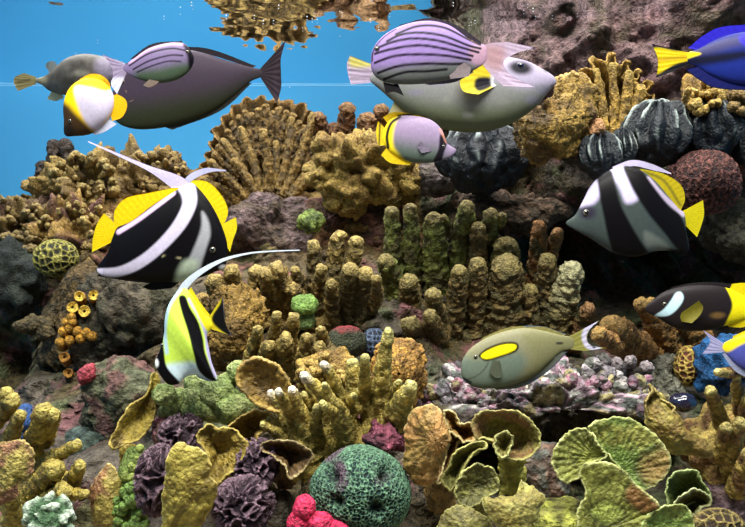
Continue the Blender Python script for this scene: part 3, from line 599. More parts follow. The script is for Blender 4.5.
# ---- back centre: ridged fan coral, fingers, lumpy gold coral
t = Thing('fan_coral', 'big brown ridged fan coral on the reef crest below the crescent tail', 'coral', W(270, 228, 2.15))
t.add('blade', sheet([(198,186),(203,165),(212,140),(226,114),(245,100),(268,98),(290,102),(306,106),(322,126),(330,160),(310,195),(275,218),(240,210),(214,200)], 2.19, (150,114,60), (182,142,80), cup=0.09, apex=(272,205), ridges=46, ramp=0.012, wr=0.02, thick=0.012, col2=(104,82,54), n=320, rows=46), M_CORAL)
for i, (a, b, r) in enumerate([((282,196),(314,112),5.5),((278,190),(292,116),4.5),((268,196),(262,128),5),((262,200),(240,126),5),((256,200),(222,138),5),((252,206),(208,160),5),((246,208),(200,178),4.5),((290,198),(326,140),6),((262,208),(232,158),5),((270,204),(276,140),4.5),((250,210),(214,184),4)]):
    t.add('ridge', fing([a, ((a[0]+b[0])/2+3, (a[1]+b[1])/2), b], 2.10, 2.13-0.02*(i % 3), r, r*0.7, (156,122,64), tip=(190,152,86), amp=0.3, lump=0.25, col2=(112,88,54)), M_CORAL)
rs = np.random.RandomState(5)
for i in range(26):
    a = np.pi*(1.02+0.9*i/25); e = (268+64*np.cos(a), 196+90*np.sin(a)+rs.uniform(-4, 5)); m = (268+34*np.cos(a), 200+46*np.sin(a))
    t.add('ridge', fing([m, ((m[0]+e[0])/2, (m[1]+e[1])/2), e], 2.17, 2.16, 4.2, 4.2, (146,112,60), tip=(170,132,74), amp=0.35, lump=0.3, col2=(104,82,54)), M_CORAL)
fingers('finger_coral', 'stout reddish-brown finger corals against the blue wall, left of the yellow-tailed butterflyfish', (355, 180), [
  ([(325,150),(321,130),(318,112)],9,8),([(345,150),(346,125),(348,102)],10,8.5),([(338,140),(350,155),(368,172)],9,8,{'dt':0.04}),([(374,180),(370,150),(366,112)],13,10.5),([(384,150),(380,125),(383,104)],9,8),([(330,128),(342,146),(356,168)],7,6)], 2.15, (150,104,66), (176,130,88), mass=[(355,175,32,26,2.21)], col2=(112,78,58), amp=0.3)
t = Thing('lumpy_coral', 'pale gold knobbly coral mound below the reddish fingers, upper middle', 'coral', W(365, 215, 1.86))
t.add('base', pb(366,172,1.88,50,34,(186,150,78), amp=0.5, freq=26, lump=0.45, col2=(150,116,60), res=120, rz=40), M_CORAL)
for x, y, r in [(328,152,16),(322,178,14),(348,150,17),(372,152,16),(396,168,18),(356,186,20),(336,196,13),(384,190,17),(410,182,14),(346,168,17),(372,172,18),(352,205,11)]:
    t.add('knob', pb(x, y, 1.84, r, r*0.9, (192,156,82), amp=0.55, freq=34, lump=0.35, col2=(156,120,62), res=60), M_CORAL)
rock('boulder', 'mauve-grey boulder in the middle of the reef between fan coral and bannerfish', 268, 232, 1.90, 44, 34, (118,98,96), (88,74,62), rz=40)
rock('boulder', 'reddish-brown boulder under the pale gold knobbly coral', 350, 222, 1.92, 44, 26, (120,80,74), (92,74,56), rz=30)
single('star_polyp_patch', 'small fuzzy green tuft on the mauve boulder, upper middle', 'coral', W(311, 232, 1.80), pb(311, 221, 1.80, 13, 11, (132,150,70), amp=0.3, freq=60, lump=0.5, col2=(78,92,48), res=80), M_CORAL)
rock('boulder', 'smooth grey boulder just right of the small lavender butterflyfish', 434, 178, 1.86, 22, 17, (112,100,98), (90,82,72), rz=20, amp=0.3)
# ---- back right
t = Thing('lettuce_coral', 'golden coral with upright pleats against the purple rock, right of the white pufferfish', 'coral', W(612, 150, 1.523))
t.add('blade', sheet([(572,132),(570,108),(578,82),(590,66),(606,58),(622,62),(636,72),(648,88),(652,108),(644,130),(622,146),(594,146)], 1.537, (178,136,60), (206,166,86), cup=0.07, apex=(608,140), ridges=34, ramp=0.014, wr=0.018, thick=0.012, col2=(128,98,50), n=300, rows=44), M_CORAL)
for a, b, r in [((605,140),(596,68),5),((612,140),(612,62),5),((616,142),(630,70),5.5),((600,140),(582,84),5),((622,142),(642,84),6),((628,144),(650,104),6),((596,142),(574,108),5),((626,148),(632,122),7)]:
    t.add('ridge', fing([a, ((a[0]+b[0])/2+2, (a[1]+b[1])/2), b], 1.510, 1.519, r, r*0.8, (176,136,62), tip=(208,170,92), amp=0.35, lump=0.3, col2=(130,100,50)), M_CORAL)
t = Thing('lettuce_coral', 'folded golden-brown coral in front of the pufferfish mouth', 'coral', W(555, 162, 1.474))
t.add('blade', sheet([(520,140),(524,122),(538,112),(556,104),(566,84),(584,82),(596,92),(598,112),(590,132),(578,150),(556,158),(532,152)], 1.465, (160,124,58), (204,172,104), cup=-0.05, wr=0.03, thick=0.014, col2=(112,84,46), freq=26, n=180, rows=50), M_CORAL)
t.add('base', pb(552,132,1.483,34,26,(150,112,52), amp=0.6, freq=26, ridge=0.15, octv=5, col2=(106,80,46), res=140), M_CORAL)
t.add('blade', sheet([(556,92),(556,78),(568,74),(584,78),(592,88),(590,104),(574,108),(562,104)], 1.456, (186,146,80), (214,180,116), cup=0.03, wr=0.03, thick=0.012, col2=(140,106,60)), M_CORAL)
single('sponge', 'small salmon-pink sponge between the golden corals at upper right', 'sponge', W(596, 138, 1.456), pb(596, 129, 1.456, 9, 10, (206,146,104), amp=0.4, freq=40, res=48), M_CORAL)
bush('bushy_coral', 'golden bush coral under the blue tang at upper right', (706, 122), fan_tips(704, 98, 20, 20, 22, 8, (4, 7)), 1.510, 6, (178,136,64), (208,168,92), mass=(706,108,26,22), col2=(128,96,54))
bush('bushy_coral', 'brown bush coral under the blue tang at the right edge', (748, 130), fan_tips(746, 104, 16, 16, 14, 9, (4, 7)), 1.510, 6, (132,104,60), (156,124,76), mass=(748,112,22,18), col2=(100,80,54))
def pleats(V, D, colr):
    az = np.arctan2(D[:, 0], -D[:, 1])+0.28*noise(V*22); k = np.abs(np.sin(az*6.0)); up = sstep(-0.7, 0.2, D[:, 2])
    top = np.clip(D[:, 2], 0, 1)
    a = (1-sstep(0.005, 0.045+0.10*top, 1-k))*sstep(-0.4, 0.5, D[:, 2]+0.5*noise(V*30))*sstep(-0.05, 0.25, noise(V*36+6)+0.1)
    c = lin((11,18,27))*(0.8+0.5*k[:, None]); c = c*(1-a[:, None]*0.85)+lin((176,188,186))*a[:, None]*0.85
    return 0.26*(k**1.5)*up+0.14*fbm(V*34, 3), c
for i, (x, y, rx, ry, dd, lb) in enumerate([(600,158,18,24,1.46,'leftmost dark blue pleated coral with pale edges, above the right bannerfish'),(624,150,12,18,1.48,'narrow dark blue pleated coral between two wider ones, above the right bannerfish filament'),
    (657,138,28,32,1.49,'widest dark blue pleated coral with pale edges, left of the maroon brain coral'),(709,136,27,30,1.50,'dark blue pleated coral with pale edges directly above the maroon brain coral'),(748,138,16,28,1.49,'dark blue pleated coral cut by the right edge'),(482,162,38,32,1.74,'dark blue pleated coral with pale streaks directly under the white pufferfish belly')]):
    single('pleated_coral', lb, 'coral', W(x, y+ry*0.9, dd), pb(x, y, dd, rx, ry, (24,36,48), res=150, amp=0.1, freq=20, rz=rx, fn=pleats), M_LEAF, 'dark blue pleated corals')
def brainy(V, D, colr):
    n1 = noise(V*115+1.5*noise(V*50)[:, None]); e = 1-sstep(0.0, 0.25, np.abs(n1))
    return 0.07*e, lin((46,24,26))*(1-e[:, None])+lin((112,68,62))*e[:, None]
single('brain_coral', 'round maroon brain coral dome above the yellow tail of the right bannerfish', 'coral', W(704, 212, 1.46), pb(704, 182, 1.46, 35, 31, (90,52,52), res=170, amp=0.06, freq=16, fn=brainy), M_CORAL)
rock('boulder', 'brown overhanging boulder above the dark hollow, right of centre', 510, 208, 1.84, 62, 20, (112,90,74), (84,74,62), rz=40)
rock('boulder', 'dim grey-green boulder at the right edge below the maroon brain coral', 740, 236, 1.62, 34, 30, (74,72,60), (58,58,50), rz=40)
# ---- middle: green-brown finger corals
GN, BRN = (112,118,56), (118,94,52)
L = [([(396,292),(394,250),(391,206)],9,7.5,{'col':GN}),([(413,292),(412,250),(410,203)],9,7,{'col':GN}),([(436,292),(435,250),(434,212)],12,9.5,{'col':GN}),([(444,232),(446,225),(443,216)],5,4,{'col':GN}),
 ([(456,275),(462,235),(468,200)],10,8.5,{'col':GN}),([(484,250),(489,228),(492,209)],9,8,{'col':(120,120,64)}),([(492,226),(500,222),(502,214)],6,5,{'col':(120,120,64)}),([(474,290),(477,255),(478,222)],10,8.5),
 ([(500,290),(504,262),(507,238)],15,12,{'col':(124,112,60)}),([(535,290),(538,255),(539,220)],9,7.5,{'col':(150,100,54),'tip':(178,120,70)}),([(545,272),(552,250),(560,228)],7,6,{'col':(158,108,64),'tip':(184,130,80)}),
 ([(543,320),(546,285),(548,254)],12,8.5,{'dt':-0.05}),([(553,335),(562,298),(575,262)],16,11.5,{'col':(140,118,70),'tip':(188,176,136),'ta':0.3,'dt':-0.05}),([(502,338),(505,295),(507,255)],20,14.5,{'dt':-0.06}),
 ([(476,335),(477,295),(478,258)],11,8.5,{'dt':-0.07}),([(452,340),(457,300),(460,266)],11,8,{'dt':-0.07}),([(440,345),(436,315),(432,291)],10,8,{'dt':-0.09}),([(444,358),(436,335),(429,313)],10,8,{'dt':-0.11}),([(428,352),(418,335),(408,322)],11,9,{'dt':-0.11}),
 ([(412,330),(410,300),(408,276)],12,9,{'dt':-0.06}),([(400,300),(391,275),(384,256)],11,8.5,{'dt':-0.05,'col':GN}),([(572,345),(582,322),(591,305)],9,7,{'dt':-0.05,'col':(140,98,60),'tip':(170,122,84)}),([(530,340),(528,310),(530,285)],12,9,{'dt':-0.03})]
L = [(q[0], q[1]*1.25, q[2]*1.05, *q[3:]) for q in L]
fingers('finger_coral', 'large colony of upright green-brown finger corals in the centre of the reef', (480, 355), L, 1.62, BRN, (142,122,72), mass=[(460,346,56,30,1.70),(525,344,50,32,1.72),(420,346,32,26,1.68),(436,338,32,24,1.66)], col2=(84,74,42), amp=0.26)
L = [([(332,312),(334,270),(340,230)],10,8,{'tip':(176,146,84)}),([(349,312),(352,270),(357,236)],11,8.5),([(314,300),(314,270),(313,240)],9,7.5,{'col':(104,84,50)}),([(306,300),(299,282),(294,267)],7,5.5),([(332,330),(332,305),(331,280)],8,6.5,{'dt':-0.06}),
 ([(350,325),(348,295),(351,264)],9,10,{'dt':-0.06,'col':(92,80,40),'amp':0.12}),([(362,325),(362,295),(366,268)],12,10,{'dt':-0.05,'col':(86,74,38),'amp':0.12}),([(366,315),(376,300),(376,276)],7,6,{'dt':-0.08}),([(322,320),(318,290),(322,265)],8,6,{'dt':-0.05})]
fingers('finger_coral', 'brown finger coral cluster left of the large central colony', (338, 330), L, 1.56, (134,108,56), (164,138,80), mass=[(336,312,34,26,1.62),(362,318,26,26,1.62)], col2=(92,76,44), amp=0.32)
L = [([(262,318),(256,290),(257,266)],10,9,{'dt':-0.03}),([(272,310),(270,290),(264,270)],10,8.5,{'dt':-0.06}),([(288,310),(282,285),(275,264)],12,9,{'dt':-0.05}),([(232,300),(232,280),(232,266)],10,8),([(226,305),(218,290),(212,276)],11,9.5),([(300,312),(296,296),(286,286)],10,9)]
fingers('finger_coral', 'thick brown-gold knobbed fingers right of the moorish idol tail, topmost group', (262, 325), L, 1.54, (148,118,62), (176,146,86), mass=[(268,310,34,24,1.60),(226,312,26,22,1.60)], col2=(110,86,48), amp=0.3)
t = Thing('plate_coral', 'broad brown rough plate coral behind the moorish idol tail', 'coral', W(232, 372, 1.46))
t.add('blade', sheet([(202,330),(206,306),(216,293),(232,288),(250,290),(262,298),(262,320),(252,345),(245,365),(225,370),(206,360)], 1.46, (158,120,56), (176,140,74), cup=-0.05, wr=0.02, thick=0.02, col2=(120,90,46), freq=60, n=180, rows=50), M_CORAL)
t.add('base', pb(232,335,1.50,26,34,(150,114,54), amp=0.4, freq=40, lump=0.3, col2=(112,84,44), res=80), M_CORAL)
L = [([(272,352),(275,330),(277,312)],7,5),([(288,352),(292,330),(294,314)],8,6),([(248,368),(254,345),(259,326)],8,5.5,{'col':(164,134,64)}),([(300,366),(312,352),(322,344)],8,7),([(280,370),(284,350),(286,336)],11,9),([(306,372),(306,352),(308,334)],9,7),([(318,350),(322,338),(320,328)],7,6),([(262,372),(266,356),(270,342)],9,7)]
fingers('finger_coral', 'short tan finger coral clump just above the bowl-shaped coral', (285, 380), L, 1.36, (150,122,60), (178,150,88), mass=[(285,362,34,22,1.42),(318,358,26,20,1.42)], col2=(112,90,48), amp=0.3)
single('leather_coral', 'small green knobbly coral, right of the moorish idol tail', 'coral', W(306, 326, 1.42), join(pb(304,304,1.42,13,10,(110,140,66), amp=0.35, freq=40, res=64), pb(306,318,1.43,9,14,(84,104,54), amp=0.3, freq=40, res=48)), M_CORAL)
def redtop(V, D, colr):
    a = sstep(0.55, 0.9, D[:, 2]+0.25*noise(V*60))[:, None]
    return 0*D[:, 0], lin((52,56,36))*(1-a)+lin((130,46,50))*a
single('mushroom_coral', 'dark green ball coral with a red crown behind the branching coral', 'coral', W(346, 358, 1.46), pb(346, 342, 1.46, 20, 17, (52,56,36), amp=0.12, freq=40, res=90, fn=redtop), M_CORAL)
single('honeycomb_coral', 'tiny slate-blue honeycomb coral beside the dark ball with a red crown', 'coral', W(374, 356, 1.48), pb(374, 343, 1.48, 12, 14, (40,50,70), res=110, amp=0.05, fn=cells(110, (96,112,140), (24,30,46), 0.08)), M_CORAL)
# ---- left: rock column and orange cup corals
rock('boulder', 'tall mottled grey-brown rock column with mauve crust, left of the moorish idol', 128, 322, 1.62, 46, 62, (76,68,56), (60,58,44), rz=46)
rock('boulder', 'grey-green rock with pink spots under the tall rock column at left', 112, 402, 1.44, 36, 44, (82,84,64), (108,66,70), rz=36, camt=0.35)
rock('boulder', 'shaded grey-blue boulder behind the yellow staghorn coral at left', 92, 455, 1.42, 30, 34, (82,96,92), (66,78,70), rz=30)
rock('boulder', 'dark brown crusted rock behind the orange cup corals', 78, 330, 1.72, 38, 56, (94,72,42), (60,52,36), rz=34)
rock('boulder', 'small brown weedy rock jutting left of the orange cup corals', 38, 328, 1.66, 18, 12, (92,76,46), (70,60,40), rz=14, amp=0.8, freq=22)
OR = (190,134,44)
t = Thing('cup_coral_colony', 'cluster of small orange cup corals on the dark rock at left', 'coral', W(76, 380, 1.58))
for x, y, r in [(79,296,5),(93,295,5),(72,307,5.5),(84,311,5.5),(71,317,4.5),(66,322,4.5),(72,322,4.5),(63,331,5),(77,331,5),(69,328,5),(69,340,5),(60,342,5),(80,338,5),(86,333,5.5),(92,336,5),(64,357,5),(68,373,4.5)]:
    c_ = OR if y < 352 else (168,116,48)
    t.add('cup', fing([(x+3, y+5), (x+1, y+1), (x, y)], 1.60, 1.545, r*1.05, r, c_, tip=(250,214,96) if y < 315 else c_, amp=0.1, mouth=(y < 315 or y > 350), col2=(186,112,36), tipat=0.7), M_CORAL)
single('encrusting_sponge', 'crimson crusting sponge on the rock at left, below the orange cup corals', 'sponge', W(88, 386, 1.405), pb(88, 374, 1.405, 9, 12, (150,48,60), amp=0.6, freq=30, col2=(150,60,70), res=64, rz=12), M_CORAL)
# ---- lower left
YB_ = (176,148,66)
L = [([(30,455),(38,430),(45,405)],12,10),([(44,440),(50,425),(55,412)],9,8),([(6,450),(14,430),(21,412)],9,7),([(-8,420),(4,408),(14,397)],12,10),([(-6,405),(4,398),(8,392)],9,8),([(36,468),(58,455),(80,443)],9,6),([(64,496),(74,478),(81,463)],10,6.5),([(36,490),(48,476),(58,466)],13,11),([(48,480),(66,492),(88,494)],9,5),([(40,520),(52,500),(66,488)],14,10)]
fingers('staghorn_coral', 'thick yellow-brown branching coral at the lower left edge', (30, 520), L, 1.12, YB_, (198,172,92), mass=[(40,496,28,26,1.18)], col2=(140,112,52), amp=0.26)
leaf('plate_coral', 'pitted tan plate coral in front of the branching coral, lower left corner', (10, 490), [(-8,452),(8,441),(22,440),(34,449),(36,464),(30,478),(20,484),(18,496),(6,504),(-8,504)], 1.05, (176,154,80), (200,178,106), cup=-0.012, wr=0.012, col2=(142,96,70), mat=M_CORAL, foot=(4, 40, 0.08))
def frost(V, D, colr):
    a = sstep(0.0, 0.25, noise(V*110))[:, None]
    return 0.3*a[:, 0], lin((64,92,62))*(1-a)+lin((190,206,186))*a
single('encrusting_coral', 'small green and white speckled coral at the bottom edge, lower left', 'coral', W(48, 540, 1.06), pb(48, 518, 1.06, 20, 18, (70,96,66), amp=0.3, freq=40, res=80, fn=frost), M_CORAL)
single('blue_sponge', 'bit of blue sponge glimpsed between the yellow branches at lower left', 'sponge', W(24, 446, 1.26), pb(25, 425, 1.26, 9, 20, (36,70,124), amp=0.4, freq=40, res=48), M_CORAL)
# leaf corals at lower left
LF, LR = (186,162,74), (220,198,116)
leaf('leaf_coral', 'large upright golden leaf coral at the bottom, between purple ruffled corals', (185, 500), [(171,449),(179,442),(191,446),(203,450),(211,462),(209,474),(217,484),(217,498),(207,514),(196,532),(164,538),(160,515),(162,490),(166,466)], 1.04, LF, LR, cup=-0.010, tilt=(0.02,0.03), wr=0.012, col2=(136,112,46), pats=[('l',(112,88,36),[(196,494),(180,512),(172,530)],3,2),('l',(112,88,36),[(204,488),(192,500)],3,2)], foot=(0, 40, 0.08))
leaf('leaf_coral', 'curled golden leaf coral with a bright rim, right behind the largest golden leaf', (222, 470), [(199,434),(206,427),(216,430),(228,430),(239,433),(246,446),(243,458),(234,473),(224,480),(210,486),(205,476),(209,460),(203,448)], 1.10, (160,130,54), (214,190,100), cup=0.024, apex=(218,448), wr=0.014, col2=(120,96,42), foot=(0, 30, 0.08))
leaf('leaf_coral', 'half-rolled brown leaf coral with a pale rim, tucked under the bowl-shaped coral', (250, 440), [(228,432),(236,420),(250,413),(264,411),(271,416),(268,427),(258,437),(250,450),(242,447)], 1.14, (146,116,50), (206,176,104), cup=0.035, apex=(250,428), wr=0.008, col2=(112,88,42), foot=(4, 30, 0.1))
leaf('leaf_coral', 'pointed golden leaf coral leaning left, under the black tip of the moorish idol', (128, 446), [(155,374),(160,384),(157,400),(151,424),(141,438),(124,446),(111,450),(108,442),(117,424),(132,408),(146,392)], 1.16, (168,140,56), (202,176,94), cup=0.018, tilt=(0.06,0), wr=0.010, col2=(124,98,46), foot=(6, 40, 0.1))
leaf('leaf_coral', 'pale folded leaf coral with a tapering foot, beside the green bubble coral', (104, 500), [(109,463),(117,474),(122,490),(118,505),(114,530),(92,530),(90,505),(88,494),(96,478)], 1.12, (160,138,68), (192,168,98), cup=-0.012, wr=0.008, col2=(150,104,72), foot=(0, 40, 0.08))
rock('boulder', 'dim crusted rock at the bottom edge right of the speckled green coral', 84, 522, 1.14, 26, 20, (96,92,62), (120,84,82), rz=22)
t = Thing('bowl_coral', 'round bowl-shaped brown coral opening to the front, below the finger clump', 'coral', W(264, 420, 1.22))
t.add('bowl', sheet([(237,372),(243,363),(256,359),(270,361),(282,370),(291,384),(291,398),(284,408),(272,411),(258,406),(246,396),(239,384)], 1.13, (142,110,50), (198,166,92), cup=0.02, apex=(268,390), wr=0.008, kx=3.0, thick=0.008, col2=(112,84,42)), M_LEAF)
t.add('outer_wall', pb(264,392,1.20,22,18,(150,118,54), amp=0.3, freq=30, res=72, rz=20), M_LEAF)
t.add('pebble', pb(268,384,1.165,7,4,(196,178,140), amp=0.5, freq=40, res=40), M_CORAL, 'pale crescent of skeleton lying in the bowl')
t = Thing('lumpy_coral', 'pale green lumpy coral under the moorish idol', 'coral', W(205, 424, 1.20))
for x, y, rx, ry in [(165,394,11,11),(176,402,13,14),(170,412,12,9),(200,386,14,12),(217,392,22,18),(238,374,14,12),(232,408,18,14),(205,408,20,16),(248,404,10,14),(196,396,12,12),(228,380,12,10)]:
    t.add('lobe', pb(x, y, 1.19+rng.uniform(-0.02, 0.02), rx, ry, (166,176,112), amp=0.35, freq=34, lump=0.2, col2=(122,138,78), res=64), M_CORAL)
for x, y, rx, ry, dd, lb in [(181,434,19,18,1.15,'upper left purple ruffled coral, just under the pale green lumpy coral'),(157,480,19,30,1.08,'left purple ruffled coral, between green bubble coral and largest golden leaf'),(255,466,21,22,1.12,'right purple ruffled coral, below the curled leaf coral'),(241,508,27,25,1.06,'lowest purple ruffled coral, at the bottom edge right of the largest golden leaf')]:
    single('ruffled_coral', lb, 'coral', W(x, y+ry*0.9, dd), pb(x, y, dd, rx, ry, (74,54,68), res=190, amp=0.25, freq=18, fn=ruffles), M_CORAL, 'purple ruffled corals')
rock('boulder', 'small pink crusted stone beside the upper left purple ruffled coral', 166, 424, 1.19, 14, 16, (160,104,116), (120,92,88), rz=14, freq=22)
t = Thing('bubble_coral', 'column of green bubble coral at the bottom edge, left of a purple ruffled coral', 'coral', W(132, 535, 1.12))
t.add('base', pb(134,490,1.14,15,44,(88,104,46), amp=0.2, res=60, rz=16), M_CORAL)
rs = np.random.RandomState(12)
for i in range(58):
    y = 448+rs.uniform(0, 82); w_ = 17 if y > 470 else 12; cx = 152-(y-448)*0.5 if y < 490 else 130; x = cx+rs.uniform(-w_, w_)
    t.add('bubble', pb(x, y, 1.105+0.0009*abs(x-cx)+rs.uniform(-0.006, 0.006), rs.uniform(4, 6), rs.uniform(4, 6), (134,146,70) if y < 480 else (120,150,76), amp=0.15, freq=60, res=22), M_CORAL)
# ---- hero branching coral
HC, HT = (198,168,86), (220,200,126); WT = {'tip': (250,236,214), 'ta': 0.86}
L = [([(350,446),(341,418),(327,398),(301,373)],14,5,WT),([(350,424),(340,398),(333,380),(322,362)],11,5,WT),([(358,410),(354,385),(352,358)],12,7),([(364,400),(365,378),(365,355)],8,5),
 ([(380,420),(382,390),(384,362),(389,327)],12,6),([(376,420),(379,398),(381,372)],12,6,WT),([(388,428),(400,408),(413,383)],15,8,{'amp':0.3}),([(312,448),(302,420),(297,404),(291,387)],13,5,WT),([(312,458),(294,426),(281,406),(268,390)],17,4.5,WT),
 ([(296,424),(285,404),(277,390)],8,4.5,WT),([(320,446),(316,425),(318,405)],8,5,{'col':(150,126,58)}),([(330,440),(324,420),(318,400),(305,381)],9,4.5),([(350,426),(338,414),(320,403)],7,4.5),([(345,412),(350,402),(355,395)],6,4),
 ([(372,416),(366,400),(357,387)],9,5),([(306,474),(288,444),(270,412)],15,6,{'dt':0.03}),([(362,446),(352,425),(340,402)],15,6,{'dt':0.035}),([(372,438),(370,420),(364,396)],15,6,{'dt':0.035}),([(326,492),(316,466),(298,428)],22,7,{'dt':0.03}),([(354,458),(349,440),(338,412)],16,7,{'dt':0.03}),
 ([(286,436),(272,428),(260,422)],9,5,{'dt':0.02}),([(335,404),(330,396),(324,384)],6,4),([(390,410),(396,392),(399,381)],7,4.5),([(312,420),(308,402),(302,392)],7,4.5),([(384,436),(380,418),(372,398)],13,6,{'dt':0.03}),([(338,474),(334,450),(324,420)],16,7,{'dt':0.03})]
L = [(q[0], q[1], q[2], {**{'dt': (-0.055, -0.02, 0.012)[k % 3]}, **(q[3] if len(q) > 3 else {})}) for k, q in enumerate(L)]
fingers('branching_coral', 'large yellow branching coral with white tips, front centre', (330, 490), L, 1.12, HC, HT, mass=[(322,476,22,16,1.19),(362,440,22,16,1.19)], col2=(140,120,54), amp=0.22)
t = Thing('plate_coral', 'orange-brown rough plate coral standing behind the yellow branching coral', 'coral', W(400, 410, 1.32))
t.add('blade', sheet([(376,372),(378,352),(388,341),(404,340),(416,346),(422,360),(420,385),(412,402),(396,408),(382,400)], 1.30, (178,128,54), (196,150,80), cup=-0.05, wr=0.016, thick=0.02, col2=(140,98,44), freq=50, n=150, rows=44), M_CORAL)
t.add('base', pb(400,380,1.34,20,30,(160,116,52), amp=0.3, freq=40, res=64), M_CORAL)
bush('bushy_coral', 'tan stubby coral behind the left side of the yellow branching coral', (330, 400), fan_tips(325, 372, 26, 20, 16, 14, (5, 8)), 1.28, 6, (160,124,56), (186,150,80), mass=(330,382,30,22), col2=(124,92,44))
rock('coralline_rock', 'rough pink-purple crusted lump between branching coral and green brain coral', 384, 436, 1.12, 20, 13, (132,70,88), (84,54,62), rz=18, amp=0.9, freq=34, cat='coral')
def gbrain(V, D, colr):
    f1, f2 = worley(V+0.0022*noise(V*160)[:, None], 215); e = 1-sstep(0.04, 0.30, f2-f1)
    k = lin((18,46,50))*(1-e[:, None])+lin((104,142,112))*e[:, None]
    a = (sstep(0.1, 0.35, noise(V*22+3))*sstep(0.0, 0.5, -D[:, 0]*0.6+D[:, 2]))[:, None]*0.8; k = k*(1-a)+lin((100,66,92))*a
    h = 0.035*e
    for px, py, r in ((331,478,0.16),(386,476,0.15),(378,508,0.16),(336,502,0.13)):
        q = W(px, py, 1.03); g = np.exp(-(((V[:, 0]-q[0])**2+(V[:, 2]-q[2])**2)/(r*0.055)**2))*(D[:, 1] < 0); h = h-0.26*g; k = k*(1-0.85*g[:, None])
    return h, k
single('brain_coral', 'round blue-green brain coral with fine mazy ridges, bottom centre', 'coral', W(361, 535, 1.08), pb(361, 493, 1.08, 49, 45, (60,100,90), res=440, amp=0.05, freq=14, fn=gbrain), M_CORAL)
rock('boulder', 'grey-green lump joining the branching coral trunk to the brain coral', 322, 486, 1.15, 20, 18, (120,114,80), (112,86,92), rz=22, freq=14)
def pits(V, D, colr):
    f1, f2 = worley(V, 85); p = 1-sstep(0.12, 0.24, f1)
    return -0.08*p, lin((206,44,86))*(1-0.75*p[:, None])
t = Thing('sponge', 'bright crimson-pink sponge left of the brain coral at the bottom edge', 'sponge', W(312, 545, 1.02))
for x, y, rx, ry in [(305,508,11,14),(318,524,15,13),(300,524,12,13),(335,530,14,9)]: t.add('lobe', pb(x, y, 1.03, rx, ry, (206,44,86), amp=0.3, freq=34, res=90, fn=pits), M_CORAL)
leaf('leaf_coral', 'dark brown curled leaf coral with a pale jagged rim, left of the brain coral', (285, 452), [(262,448),(272,454),(283,464),(289,477),(297,474),(306,464),(312,456),(304,446),(286,440),(270,440)], 1.10, (104,74,40), (206,184,132), cup=0.035, apex=(288,452), wr=0.008, col2=(86,60,34), foot=(0, 30, 0.08))
rock('boulder', 'dark shaded rock at the bottom edge between purple ruffled coral and crimson sponge', 278, 512, 1.14, 26, 24, (84,74,62), (66,60,52), rz=24)
# ---- scroll corals, bottom right of centre
SO, SR = (158,122,66), (222,206,150)
t = Thing('scroll_coral', 'orange-brown scroll coral with pale curled edges, right of the brain coral', 'coral', W(440, 500, 1.16))
t.add('blade', sheet([(404,426),(411,411),(425,404),(438,407),(446,420),(448,440),(445,458),(440,472),(433,485),(414,488),(404,472),(402,448)], 1.07, SO, SR, cup=-0.02, tilt=(-0.06,0.01), apex=(436,440), wr=0.022, ridges=22, ramp=0.0009, kx=1.2, col2=(182,130,74)), M_LEAF)
t.add('blade', sheet([(428,424),(438,430),(446,446),(443,466),(436,484),(446,480),(454,460),(458,444),(464,438),(452,428),(440,418)], 1.12, (120,84,44), SR, cup=0.03, tilt=(0.1,0), wr=0.008), M_LEAF)
t.add('blade', sheet([(443,410),(452,412),(460,422),(474,424),(482,432),(476,440),(464,446),(454,438),(446,424)], 1.12, (158,112,56), SR, cup=0.04, wr=0.01), M_LEAF)
t.add('blade', sheet([(440,480),(448,464),(456,451),(466,445),(480,441),(486,446),(474,452),(466,464),(458,480),(450,492)], 1.08, (132,124,66), (206,198,120), cup=0.03, wr=0.008), M_LEAF)
t.add('stalk', fing([(440,505), (442,485), (442,455)], 1.20, 1.16, 14, 12, (130,100,54), amp=0.3, lump=0.2), M_LEAF)
t = Thing('scroll_coral', 'round olive cup-shaped scroll coral with an inner curl, under the rock shelf', 'coral', W(508, 480, 1.18))
t.add('blade', sheet([(472,424),(476,413),(488,409),(508,410),(526,417),(538,430),(541,442),(536,452),(521,460),(506,460),(497,450),(494,441),(484,438),(476,440)], 1.09, (128,116,56), (200,196,120), cup=0.034, apex=(510,440), wr=0.01, col2=(140,100,66), kx=2.2), M_LEAF)
t.add('blade', sheet([(496,450),(496,438),(502,432),(509,431),(514,437),(512,446),(508,456),(500,457)], 1.085, (136,122,64), (206,204,136), cup=0.02, wr=0.006), M_LEAF)
t.add('stalk', fing([(512,482), (512,472), (508,456)], 1.16, 1.13, 13, 9, (156,146,66), amp=0.5, lump=0.3), M_LEAF)
leaf('scroll_coral', 'small olive scroll coral cupped upward, below the round olive cup', (478, 495), [(455,494),(457,484),(464,473),(475,464),(484,464),(493,471),(499,483),(494,494),(484,498),(476,505),(464,505)], 1.05, (124,116,60), (186,182,112), cup=0.012, wr=0.012, col2=(98,90,48), foot=(0, 36, 0.08))
leaf('scroll_coral', 'pale sandy scroll coral at the bottom edge with a dark hollow on top', (515, 510), [(482,498),(490,502),(500,500),(512,496),(520,488),(520,480),(530,486),(543,496),(541,508),(532,524),(515,534),(498,526),(486,512)], 1.02, (164,152,80), (204,196,130), cup=-0.015, tilt=(0,-0.05), wr=0.010, col2=(144,126,64), foot=(0, 40, 0.08))
leaf('scroll_coral', 'mossy brown scroll coral cut by the bottom edge right of the brain coral', (462, 525), [(438,522),(446,510),(460,506),(478,512),(490,524),(492,540),(440,540)], 1.03, (128,118,60), (176,168,100), cup=-0.015, wr=0.008, col2=(110,96,52), foot=(0, 30, 0.08))
rock('boulder', 'shaded grey-blue rock between the scroll corals and the green plates', 545, 478, 1.24, 28, 34, (92,96,90), (110,84,72), rz=26)
